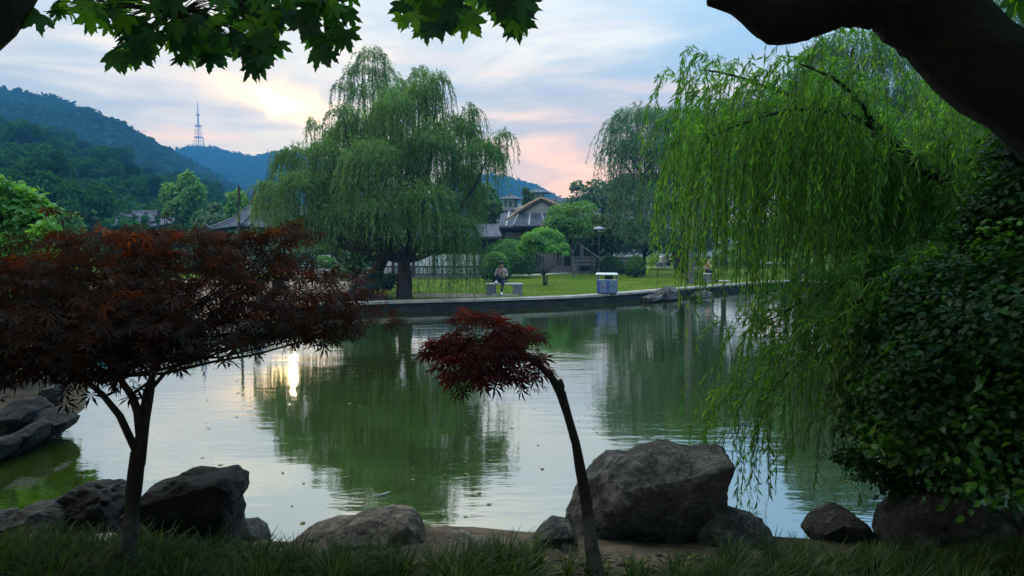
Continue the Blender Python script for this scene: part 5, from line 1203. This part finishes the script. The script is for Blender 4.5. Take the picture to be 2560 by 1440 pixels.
# signboard red by the post
q_ = gnd(1688, 669); sg = empty('small_sign', q_, 'small dull red sign board on a dark post by the distant lamp', 'sign')
mb = MB(); mb.lathe(q_, ((.04, 0), (.04, 1.0)), 8); mb.build('post', M_POST, sg, q_)
mb = MB(); mb.box(q_ + (0, -.05, 1.1), (.42, .03, .26)); mb.build('board', pmat('dull_red', (.16, .05, .05), None), sg, q_)

# recycling bin
rb = gnd(1518, 736); rb[1] += .05; B = empty('recycling_bin', rb, 'blue twin compartment recycling bin with white canopy on the quay', 'bin'); rzb = radians(-7); B.rotation_euler = (0, 0, rzb)
Wb = .78; Hb = .50
mb = MB(); mb.box((0, 0, Hb / 2 + .06), (Wb, .34, Hb)); mb.build('body', M_BLUE, B, bevel=.008)
for s in (-1, 1):
    mb = MB(); mb.box((s * .185 + .03, -.177, Hb / 2 + .06), (.30, .02, Hb - .04)); dr = mb.build('door', M_GREYP, B, bevel=.004)
    mb = MB(); mb.box((s * .185 + .03, -.191, Hb - .03 + .02), (.06, .01, .015)); mb.build('handle', M_METW, dr)
mb = MB(); mb.tube([(-.185 + .03 - .02, -.192, .34), (-.185 + .03 - .02, -.192, .28)], .012, 6); mb.tube([(-.185 + .03 + .025, -.192, .34), (-.185 + .03 + .025, -.192, .28)], .012, 6); mb.build('symbol', M_RED, B)
mb = MB(); mb.tube([(.215 + .035 * cos(a), -.192, .32 + .035 * sin(a)) for a in np.linspace(0, 2 * pi, 13)], .008, 5, cap=False); mb.build('symbol', M_GRNM, B)
mb = MB(); mb.box((0, 0, Hb + .075), (Wb - .02, .32, .02)); mb.build('top_shelf', M_METW, B)
for sx_ in (-1, 1):
    for sy_ in (-1, 1):
        mb = MB(); mb.box((sx_ * (Wb / 2 - .03), sy_ * .14, Hb + .17), (.045, .035, .2)); mb.build('post', M_BLUE, B)
mb = MB(); mb.box((.07, .05, Hb + .165), (.32, .2, .165)); mb.build('ashtray_box', M_BLK, B, bevel=.005)
mb = MB(); mb.add([(-.45, -.24, Hb + .27), (.42, -.24, Hb + .27), (.38, .22, Hb + .31), (-.41, .22, Hb + .31), (-.45, -.24, Hb + .30), (.42, -.24, Hb + .30), (.38, .22, Hb + .34), (-.41, .22, Hb + .34)], [(3, 2, 1, 0), (4, 5, 6, 7), (0, 1, 5, 4), (1, 2, 6, 5), (2, 3, 7, 6), (3, 0, 4, 7)]); mb.build('canopy', M_METW, B)
mb = MB(); mb.box((0, 0, -.0), (Wb - .1, .28, .12)); mb.build('plinth', M_POST, B)

def lamp(px, pyb, py0, label):
    b_ = gnd(px, pyb); H = at(px, py0, b_[1])[2] - b_[2]; t = empty('street_lamp', b_, label, 'lamp', 'garden lamps')
    mb = MB(); mb.lathe(b_, ((.11, 0), (.11, .3), (.05, .36), (.04, H * .9)), 10); mb.build('pole', M_POST, t, b_)
    mb = MB(); mb.lathe(b_, ((.13, H * .88), (.15, H * .93)), 10); mb.build('globe', M_METW, t, b_)
    mb = MB(); mb.lathe(b_, ((.42, H * .935), (.40, H * .95), (.14, H * .985), (.05, H * .99), (.04, H)), 16); mb.build('shade', M_LAMP, t, b_)
lamp(1497, 689, 565, 'garden lamp with flat blue grey shade above the bin')
lamp(1688, 672, 572, 'garden lamp dimly seen behind willow streamers further right')
# diagonal handrail and low pond balustrade behind the lawn
q0 = at(1450, 612, 45); q1 = at(1509, 652, 45); hr = empty('handrail', (q1[0], q1[1], .4), 'slanting pale handrail coming down behind the lawn', 'handrail')
mb = MB(); mb.tube([q0, q1], .026, 8); mb.build('rail', M_WALL, hr, (q1[0], q1[1], .4))
for f_ in (0, .5, 1.0):
    p_ = q0 + (q1 - q0) * f_; mb = MB(); mb.tube([(p_[0], p_[1], .3), tuple(p_)], .03, 6); mb.build('post', M_POST, hr, (q1[0], q1[1], .4))
lw_ = empty('low_terrace_wall', (5.6, 49, .4), 'low grey stepped terrace wall behind the thin trunks', 'wall')
for k in range(4):
    mb = MB(); mb.box((6.2, 50.2 - k * .5, .55 + .12 * (3 - k)), (4.4, .5, .30 + .24 * (3 - k))); mb.build('step', M_STONE, lw_, (5.6, 49, .4))
    mb = MB(); mb.box((6.2, 50.2 - k * .5 - .01, .72 + .24 * (3 - k)), (4.5, .54, .04)); mb.build('edge', M_WALL, lw_, (5.6, 49, .4))
wf_ = at(1920, 657, 56); wb_ = empty('white_low_rail', (wf_[0], wf_[1], .4), 'low white rail between the hedge mounds and the right trunks', 'rail')
mb = MB(); mb.box((wf_[0] + 1, wf_[1], wf_[2]), (4.4, .08, .14)); mb.build('rail', M_WALLW, wb_, (wf_[0], wf_[1], .4))
for k in range(4):
    mb = MB(); mb.box((wf_[0] - 1 + k * 1.35, wf_[1] + .02, wf_[2] / 2 + .12), (.1, .08, wf_[2] - .3)); mb.build('post', M_WALL, wb_, (wf_[0], wf_[1], .4))

# ------------------------------------------------------------------ red maples on the near bank
def maple_layers(spec, n, leaf, T, droop=.35, clump=.0):
    """flat layered sprays: (px, py, D, rx m, rz m)"""
    w = np.array([s[3] * s[3] for s in spec]); w /= w.sum(); parts = []; cs = []
    for (px, py, D, rx, rz), ww in zip(spec, w):
        c = at(px, py, D); cs.append(c); k = max(8, int(n * ww)); a = rng.random(k) * 2 * pi; r = np.sqrt(rng.random(k)) * (1 + .15 * np.sin(a * 5 + px))
        P = c + np.stack([np.cos(a) * r * rx, np.sin(a) * r * rx * .9, rz * (rng.normal(size=k) * .38 + .5 - r * r * .9)], -1)
        kp = vnoise(P * 4.2, 17) > -1 + clump; P = P[kp]; a = a[kp]; k = len(P)
        o_ = np.stack([np.cos(a), np.sin(a), np.zeros(k)], -1); dv = unit(o_ * .8 + rdir(k) * .55 + np.array((0, 0, -1)) * (droop + .7 * rng.random((k, 1)) ** 2)); nv = unit(np.array((0, 0, 1)) + rdir(k) * .5)
        R = clip01(.2 + .45 * rng.random(k) + .35 * np.clip((P[:, 2] - c[2]) / rz, -1, 1) * rng.random(k))  # upper leaves of each spray toned brighter, standing in for light from above
        parts.append(place(T, P, dv, nv, leaf * (.65 + .6 * rng.random(k)), R))
    return join(parts), cs
TP = T_palm()
mbse = gnd(312, 1452, .42); mt = empty('red_maple', mbse, 'large red maple with a forked dark trunk filling the left foreground', 'maple tree')
spec = [(180, 600, 4.6, .40, .08), (330, 600, 4.9, .55, .09), (500, 630, 5.0, .60, .10), (700, 590, 5.2, .38, .09), (640, 660, 5.1, .50, .12), (30, 690, 4.4, .6, .10), (250, 680, 4.6, .8, .16), (480, 700, 4.7, .7, .16), (760, 690, 5.2, .45, .10),
        (90, 760, 4.2, .7, .18), (300, 780, 4.4, .8, .2), (540, 770, 4.6, .7, .16), (740, 770, 5.0, .5, .12), (880, 790, 5.2, .30, .08), (200, 860, 4.1, .7, .18), (420, 840, 4.3, .6, .15), (620, 810, 4.7, .5, .11), (20, 880, 4.0, .6, .16), (800, 820, 5.1, .36, .07),
        (110, 940, 3.9, .32, .09), (230, 950, 4.0, .30, .10), (940, 775, 5.3, .20, .06), (840, 740, 5.2, .30, .07), (-60, 700, 4.6, .6, .12), (-100, 760, 4.2, .8, .2), (350, 900, 4.2, .30, .07), (860, 690, 5.3, .16, .04), (150, 530, 4.7, .16, .04), (720, 585, 5.2, .26, .05), (640, 605, 5.2, .30, .06), (560, 600, 5.1, .25, .05), (940, 735, 5.3, .14, .04), (975, 760, 5.3, .10, .03), (900, 800, 5.3, .22, .06), (980, 800, 5.4, .10, .03), (800, 850, 5.0, .22, .05), (730, 838, 5.0, .28, .06), (890, 835, 5.2, .15, .04), (560, 850, 4.6, .2, .05), (440, 590, 5.0, .3, .06),
        (60, 900, 4.0, .5, .14), (180, 880, 4.0, .5, .14), (330, 860, 4.1, .45, .12), (120, 820, 4.0, .6, .16), (260, 810, 4.1, .6, .16), (420, 800, 4.3, .5, .14),
        (180, 720, 5.4, .9, .25), (420, 760, 5.6, .9, .25), (640, 720, 5.8, .6, .2), (60, 840, 5.2, .9, .25), (300, 640, 5.6, .8, .2), (380, 640, 4.3, .5, .14), (190, 800, 3.9, .5, .14)]
(V, Fo, Rn), cs = maple_layers(spec, 9800, .084, TP, clump=.78); build('crown', V, Fo, M_MAP, mt, Rn, origin=mbse)
fk = at(345, 1130, 4.45)
mb = MB(); P_ = [mbse - (0, 0, .3), mbse, at(325, 1330, 4.45), at(334, 1230, 4.45), fk]; mb.tube(curve_pts(P_[0], P_[1], n=3) + [P_[2], P_[3], at(340, 1180, 4.45), fk], [.062, .058, .056, .050, .048, .046, .044], 12, wob=.10)
mb.build('trunk', M_TWGN, mt, mbse, smooth=True)
mb = MB(); mb.tube([fk - (0, 0, .08), at(360, 1050, 4.45), at(372, 980, 4.45), at(390, 900, 4.5), at(420, 800, 4.6), at(450, 700, 4.7)], [.040, .036, .034, .030, .022, .012], 10, wob=.12)
f2 = at(352, 1080, 4.45)
mb.tube([f2 - (0, 0, .05), at(345, 1030, 4.4), at(330, 990, 4.4), at(295, 940, 4.35), at(250, 880, 4.3), at(200, 820, 4.3)], [.028, .026, .024, .018, .014, .010], 8, wob=.12)
mb.tube([fk - (0, 0, .02), at(300, 1040, 4.35), at(255, 985, 4.3), at(200, 940, 4.2), at(120, 900, 4.1)], [.026, .022, .018, .014, .009], 8, wob=.12)
mb.tube([at(372, 980, 4.45), at(410, 935, 4.45), at(460, 903, 4.5), at(530, 890, 4.55), at(585, 905, 4.6)], [.014, .012, .008, .005, .003], 6)
mb.tube([at(332, 985, 4.4), at(368, 958, 4.42), at(385, 940, 4.44)], [.010, .009, .008], 6)
for c in cs[:32]:
    a_ = [at(390, 900, 4.5), at(420, 800, 4.6), at(295, 940, 4.35), at(250, 880, 4.3)][int(rng.integers(4))]; mb.tube(curve_pts(a_, c, (0, 0, -.10), 7, .015), np.linspace(.012, .003, 7), 5)
mb.build('branch', M_TWG, mt, mbse, smooth=True)

sb_ = gnd(1492, 1446, .42); stt = empty('red_maple', sb_, 'small leaning red maple sapling with one drooping umbrella crown beside the boulder', 'maple tree')
spec = [(1090, 880, 4.5, .10, .03), (1330, 845, 4.6, .10, .03), (1120, 860, 4.5, .14, .03), (1190, 790, 4.4, .12, .03), (1235, 815, 4.4, .20, .05), (1150, 850, 4.5, .20, .06), (1215, 860, 4.4, .28, .07), (1290, 850, 4.5, .16, .05), (1110, 885, 4.4, .13, .03), (1180, 905, 4.3, .26, .08), (1265, 905, 4.4, .26, .07), (1320, 890, 4.5, .14, .04), (1200, 945, 4.3, .24, .07), (1270, 945, 4.3, .18, .06), (1150, 945, 4.3, .14, .05), (1215, 790, 4.6, .10, .03), (1165, 800, 4.6, .10, .02), (1070, 893, 4.4, .09, .02), (1300, 830, 4.6, .16, .03)]
(V, Fo, Rn), cs = maple_layers(spec, 900, .080, TP, .30, clump=.75); build('crown', V, Fo, M_MAP2, stt, Rn, origin=sb_)
mb = MB(); tl = [sb_ - (0, 0, .2), sb_, at(1478, 1360, 4.45), at(1465, 1250, 4.45), at(1450, 1170, 4.45), at(1440, 1110, 4.45), at(1420, 1040, 4.45), at(1404, 985, 4.45), at(1380, 945, 4.45), at(1345, 910, 4.45), at(1310, 890, 4.45), at(1280, 878, 4.45)]
mb.tube(tl, [.055, .050, .042, .036, .032, .026, .026, .030, .022, .020, .016, .011], 12, wob=.14); mb.build('trunk', M_TWGN, stt, sb_, smooth=True)
mb = MB(); mb.tube([at(1402, 990, 4.45), at(1404, 965, 4.45), at(1397, 950, 4.45)], [.020, .020, .022], 10, wob=.1); mb.build('cut_stub', M_TWG, stt, sb_)
mb = MB()
for c in cs: mb.tube(curve_pts(at(1300, 885, 4.45), c, (0, 0, .05), 7, .008), np.linspace(.009, .002, 7), 5)
for a_, b_ in (((1345, 910), (1400, 962)), ((1330, 930), (1375, 970)), ((1240, 970), (1222, 1005))): mb.tube([at(*a_, 4.4), at((a_[0] + b_[0]) / 2, b_[1] - 6, 4.4), at(*b_, 4.4)], .0012, 4)
mb.build('branch', M_TWG, stt, sb_)

# ------------------------------------------------------------------ plane tree: black leaning trunk, bough, overhead leaves
pb_ = np.array((3.3, 2.1, .6)); pt_ = empty('plane_tree', pb_, 'black leaning plane tree trunk with hanging leafy sprays across the top', 'plane tree')
def smooth_line(pts, n):
    P = np.array(pts); d = np.r_[0, np.cumsum(np.linalg.norm(np.diff(P[:, :3], axis=0), axis=1))]; t = np.linspace(0, d[-1], n); Q = np.stack([np.interp(t, d, P[:, k]) for k in range(P.shape[1])], -1)
    for _ in range(3): Q[1:-1] = (Q[:-2] + 2 * Q[1:-1] + Q[2:]) / 4
    return Q
def limb(name, pts, n, sides=24):
    Q = smooth_line([(*p_, r) for p_, r in pts], n); mb = MB(); mb.tube([q[:3] for q in Q], [q[3] * (1 + .02 * sin(i * 1.7) + .03 * sin(i * .63)) for i, q in enumerate(Q)], sides, wob=.10)
    return mb.build(name, M_BRKP, pt_, pb_, smooth=True)
limb('trunk', [((3.35, 2.1, .3), .30), ((3.1, 2.15, 1.5), .23), (at(2900, 480, 2.35), .19), (at(2700, 320, 2.4), .16), (at(2560, 235, 2.42), .138), (at(2450, 165, 2.45), .135), (at(2370, 100, 2.45), .14), (at(2310, 10, 2.5), .155), (at(2270, -140, 2.5), .15), (at(2200, -420, 2.4), .15)], 44)
limb('bough', [(at(2330, 60, 2.48), .12), (at(2210, -10, 2.48), .105), (at(2100, -5, 2.5), .085), (at(2000, 48, 2.5), .078), (at(1930, 55, 2.5), .075), (at(1880, 20, 2.5), .055), (at(1830, -5, 2.5), .045), (at(1790, 2, 2.5), .026), (at(1769, 4, 2.5), .014)], 34)
limb('bough', [(at(2200, -400, 2.4), .13), ((0.9, 2.4, 4.6), .11), ((-.2, 2.6, 4.7), .09), ((-1.2, 2.7, 4.6), .07), ((-2.4, 2.6, 4.2), .06)], 24, 14)
limb('bough', [(at(1900, 30, 2.5), .05), (at(1955, -40, 2.5), .04), (at(1990, -120, 2.5), .03)], 10, 12)
# leafy sprays
TL = T_plane()
def spray(stem, clusters, seed, big=.094):
    global rng
    rng = np.random.default_rng(seed); P = []; 
    for (px, py, rx, ry, n) in clusters:
        for k in range(int(n * 1.45)):
            a = rng.random() * 2 * pi; r = math.sqrt(rng.random()); P.append(at(px + rx * r * cos(a), py + ry * r * sin(a) - 42, rng.uniform(2.45, 3.1)))
    P = np.array(P); n = len(P)
    dv = unit(np.stack([rng.normal(size=n) * .55, rng.normal(size=n) * .45 - .1, -1 * np.ones(n)], -1)); nv = unit(np.stack([rng.normal(size=n) * .55, -1 * np.ones(n), .35 + rng.normal(size=n) * .55], -1))
    V, Fo, Rn = place(TL, P, dv, nv, big * (.5 + .65 * rng.random(n)), rng.random(n)); build('leaf_spray', V, Fo, M_PLN, pt_, Rn, origin=pb_)
    mb = MB(); S_ = smooth_line(stem, 24); mb.tube(list(S_), list(np.linspace(.010, .003, 24)), 6)
    for p_ in P: q_ = S_[np.argmin(np.linalg.norm(S_ - p_, axis=1) + .3 * np.random.default_rng(3).random(24))]; mb.tube([q_, (q_ + p_) / 2 + (0, 0, .02), p_], [.0025, .002, .0015], 4)
    mb.build('spray_stem', M_TWG, pt_, pb_)
spray([(-.9, 2.7, 4.6), at(455, -40, 2.75), at(448, 50, 2.75), at(430, 100, 2.75), at(380, 150, 2.75)], [(350, 15, 130, 35, 16), (200, 55, 70, 22, 8), (120, 65, 30, 16, 2), (300, 70, 60, 35, 8), (400, 120, 90, 35, 16), (320, 150, 55, 30, 7), (500, 110, 80, 45, 16), (490, 165, 40, 25, 5), (570, 60, 70, 50, 13), (290, 165, 20, 15, 2), (590, 145, 60, 30, 9)], 51)
spray([(-.4, 2.6, 4.7), at(560, -40, 2.8), at(630, 60, 2.8), at(660, 130, 2.8)], [(680, 60, 30, 40, 8), (665, 130, 40, 40, 9), (655, 180, 30, 20, 4), (700, 10, 60, 25, 6)], 52)
spray([(0, 2.5, 4.7), at(800, -60, 2.8), at(810, 60, 2.8), at(825, 130, 2.8)], [(790, 40, 50, 45, 11), (850, 40, 45, 35, 8), (815, 110, 55, 35, 11), (805, 160, 30, 20, 4), (770, 90, 30, 25, 4)], 53)
spray([(.4, 2.5, 4.7), at(1040, -60, 2.8), at(1080, 30, 2.8), at(1150, 60, 2.8)], [(1060, 30, 100, 30, 18), (1080, 75, 85, 22, 13), (1170, 70, 40, 22, 6), (1130, 15, 90, 20, 8)], 54)
spray([(.6, 2.5, 4.7), at(1220, -60, 2.8), at(1270, 30, 2.8), at(1290, 60, 2.8)], [(1265, 30, 45, 25, 7), (1290, 75, 22, 22, 3)], 55, .14)
spray([(1.6, 2.4, 4.6), at(2600, -60, 3.2), at(2580, 0, 3.2)], [(2556, 12, 22, 12, 6)], 56, .12)
# the crown overhead, out of frame, that shades the bank
rng = np.random.default_rng(91)
n = 15000; P = np.stack([rng.uniform(-9, 12, n), rng.uniform(-7, 7.5, n), 4.3 + rng.random(n) * 2.6], -1); P[:, 2] += np.maximum(0, P[:, 1] - 1.5) * .42
V, Fo, Rn = place(TL, P, unit(rdir(n) * (.8, .8, .4) - np.array((0, 0, .7))), unit(rdir(n) * .8 + np.array((0, 0, 1))), .34 * (.7 + .6 * rng.random(n)), rng.random(n)); build('crown', V, Fo, M_PLN, pt_, Rn, origin=pb_)
p2b = np.array((-2.9, 1.2, .6)); pq = empty('plane_tree', p2b, 'black plane tree bough poking into the upper left corner', 'plane tree')
Q = smooth_line([(-2.9, 1.2, .3, .22), (-2.75, 1.5, 1.8, .18), (*at(-130, 60, 2.2), .15), (*at(-20, 5, 2.4), .105), (*at(50, -60, 2.6), .085), (*at(160, -260, 3.0), .06)], 30)
mb = MB(); mb.tube([q[:3] for q in Q], [q[3] for q in Q], 20, wob=.08); mb.build('trunk', M_BRKP, pq, p2b, smooth=True)
n = 900; P = np.stack([rng.uniform(-7, -1, n), rng.uniform(-3, 4, n), 4.8 + rng.random(n) * 2.2], -1); V, Fo, Rn = place(TL, P, unit(rdir(n) - np.array((0, 0, .7))), unit(rdir(n) * .8 + np.array((0, 0, 1))), .24 * (.7 + .6 * rng.random(n)), rng.random(n)); build('crown', V, Fo, M_PLN, pq, Rn, origin=p2b)

# trees added out of view, around and behind the viewer, to block sky light
back = None
PKL = ('far left beside the maple', 'left rear', 'left of the middle behind the viewer', 'right of the middle behind the viewer', 'right rear', 'far right behind the shrub', 'left waterside', 'right waterside')
for i, (x, y, sc_) in enumerate(((-15, -5, 1.0), (-9, -10, 1.15), (-2.5, -9, 1.0), (4, -10, 1.15), (10, -8, 1.0), (15, -2, 1.1), (-15, 2.5, .8), (13, 4, .8))):
    if back is None: back = broad_tree('shade_tree', (x, y, .8), 11, 4.6, 5200, .62, M_DRK, 'large dark added shade tree behind the viewer', 'tree', 'added shade trees out of view', k=12, low=.02, seed=60, sub=.5)
    else: back = copy_tree(back); back.location = (x, y, .8)
    back['label'] = 'large dark added shade tree out of view, ' + PKL[i]
    back.scale = (sc_,) * 3; back.rotation_euler = (0, 0, i * 1.3)

# ------------------------------------------------------------------ near bank grass and litter
def tufts():
    global rng
    rng = np.random.default_rng(101); C = []
    def add(px0, px1, py0, py1, n, h):
        for _ in range(n):
            q_ = gnd(rng.uniform(px0, px1), rng.uniform(py0, py1), .4); C.append((q_[0], q_[1], h * rng.uniform(.7, 1.55)))
    add(-60, 700, 1385, 1520, 210, .20); add(20, 680, 1372, 1400, 40, .13); add(700, 1330, 1420, 1520, 62, .21); add(1200, 1360, 1400, 1440, 12, .16); add(1130, 1260, 1405, 1420, 6, .12)
    add(1750, 2620, 1400, 1520, 150, .17); add(2180, 2600, 1372, 1410, 40, .12); add(1360, 1760, 1440, 1520, 16, .13); add(1950, 2200, 1372, 1400, 9, .10)
    V = []; Fo = []; R = []; b0 = 0
    for (x, y, h) in C:
        z = gz(x, y); k = int(rng.integers(36, 64)); a = rng.random(k) * 2 * pi; r = rng.random(k) * .05; lean = .25 + .75 * rng.random(k); hh = h * (.6 + .6 * rng.random(k)); tone = rng.random()
        bx = x + np.cos(a) * r; by = y + np.sin(a) * r; w = .0035; wx_ = -np.sin(a) * w; wy_ = np.cos(a) * w
        for s, ww in ((0, 1), (.4, 1), (.75, .8), (1.0, .12)):
            px_ = bx + np.cos(a) * lean * hh * s ** 1.7 + .12 * hh * s; py_ = by + np.sin(a) * lean * hh * s ** 1.7; pz_ = z - .01 + hh * (s - .45 * lean * s ** 2.4)
            V.append(np.stack([px_ - wx_ * ww, py_ - wy_ * ww, pz_], -1)); V.append(np.stack([px_ + wx_ * ww, py_ + wy_ * ww, pz_], -1))
        i = np.arange(k)
        for s in range(3): Fo.append(np.stack([b0 + (2 * s) * k + i, b0 + (2 * s + 1) * k + i, b0 + (2 * s + 3) * k + i, b0 + (2 * s + 2) * k + i], -1)); R.append(clip01(tone * .5 + .5 * rng.random(k)))
        b0 += 8 * k
    tag(build('grass', np.concatenate(V), np.concatenate(Fo), M_GRS, rnd=np.concatenate(R)), kind='stuff')
tufts()
# leaves and a stick floating on the pond
n = 150; P = np.array([(*gnd(rng.uniform(450, 2250), 780 + 560 * rng.random() ** 1.5, .09)[:2], .094) for _ in range(n)]); P = P[sdist(P[:, 0], P[:, 1]) < -.2]; n = len(P)
V, Fo, Rn = place(T_ovate(.28), P, unit(rdir(n) * (1, 1, .02)), unit(np.array((0, 0, 1)) + rdir(n) * .08), .035 + .035 * rng.random(n), rng.random(n)); tag(build('floating_leaves', V, Fo, M_LIT), kind='stuff')
a_ = gnd(935, 1240, .1); b_ = gnd(975, 1232, .1); mb = MB(); mb.tube([a_, (a_ + b_) / 2 + (0, -.02, .004), b_ + (0, 0, .01)], [.006, .009, .005], 6); tag(mb.build('floating_stick', M_METW, smooth=True), 'pale curved stick floating on the pond near the bottom centre', 'stick')
# pebbles and fallen twigs on the bare bank
n = 420; pts = np.array([gnd(rng.uniform(640, 2300), rng.uniform(1375, 1500), .4)[:2] for _ in range(n)]); z_ = ground_z(pts[:, 0], pts[:, 1]); V = []; Fo = []; b0 = 0
ic = np.array([(1, 0, 0), (-1, 0, 0), (0, 1, 0), (0, -1, 0), (0, 0, 1), (0, 0, -1)], float); tri = np.array([(0, 2, 4), (2, 1, 4), (1, 3, 4), (3, 0, 4), (2, 0, 5), (1, 2, 5), (3, 1, 5), (0, 3, 5)])
for (x, y), z in zip(pts, z_):
    if z < .05: continue
    r = .006 + .022 * rng.random() ** 3; V.append(ic * r * (1.3, 1, .7) * (.7 + .6 * rng.random((6, 3))) + (x, y, z + r * .2)); Fo.append(tri + b0); b0 += 6
tag(build('pebbles', np.concatenate(V), np.concatenate(Fo), M_ROCKL), kind='stuff')
mb = MB()
for _ in range(70):
    q_ = gnd(rng.uniform(700, 2300), rng.uniform(1385, 1470), .4); a = rng.random() * 3.14; l = .05 + .14 * rng.random(); e_ = q_[:2] + l * np.array((cos(a), sin(a) * .6)); z0, z1 = gz(q_[0], q_[1]), gz(e_[0], e_[1])
    if min(z0, z1) < .1: continue
    mb.tube([(q_[0], q_[1], z0 + .006), ((q_[0] + e_[0]) / 2 + .01, (q_[1] + e_[1]) / 2, (z0 + z1) / 2 + .014), (e_[0], e_[1], z1 + .006)], [.003, .0035, .0015], 5)
tag(mb.build('fallen_twigs', M_TWG), kind='stuff')
n = 900; pts = np.array([gnd(rng.uniform(600, 2500), rng.uniform(1380, 1500), .4)[:2] for _ in range(n)]); z_ = ground_z(pts[:, 0], pts[:, 1]); keep = z_ > .1; P = np.c_[pts, z_ + .008][keep]; n = len(P)
V, Fo, Rn = place(T_ovate(.3), P, unit(rdir(n) * (1, 1, .15)), unit(np.array((0, 0, 1)) + rdir(n) * .3), .045 * (.5 + rng.random(n)), rng.random(n)); tag(build('fallen_leaves', V, Fo, M_LIT), kind='stuff')
# lawn blades and weeds that roughen the far bank edge
n = 16000; px_ = rng.uniform(960, 2020, n); py_ = rng.uniform(690, 752, n); P = np.array([gnd(a, b_, .39) for a, b_ in zip(px_, py_)]); s_ = sdist(P[:, 0], P[:, 1]); P = P[s_ > .55]; n = len(P)
V, Fo, Rn = place(T_diamond(.18), P, unit(rdir(n) * .5 + np.array((0, 0, 1))), rdir(n), .025 + .035 * rng.random(n), rng.random(n)); tag(build('lawn_grass', V, Fo, M_GRS, rnd=Rn), kind='stuff')

# ------------------------------------------------------------------ haze
HZ = mat_new('haze_air'); o = N('ShaderNodeOutputMaterial'); vp = N('ShaderNodeVolumePrincipled'); vp.inputs['Color'].default_value = (0.09, 0.36, 0.74, 1); vp.inputs['Density'].default_value = 0.00105; vp.inputs['Anisotropy'].default_value = 0.0
L(vp.outputs[0], o.inputs['Volume'])
mb = MB(); mb.box((0, 460, 89), (3000, 980, 182)); hz_ = mb.build('haze', HZ); tag(hz_, kind='stuff')
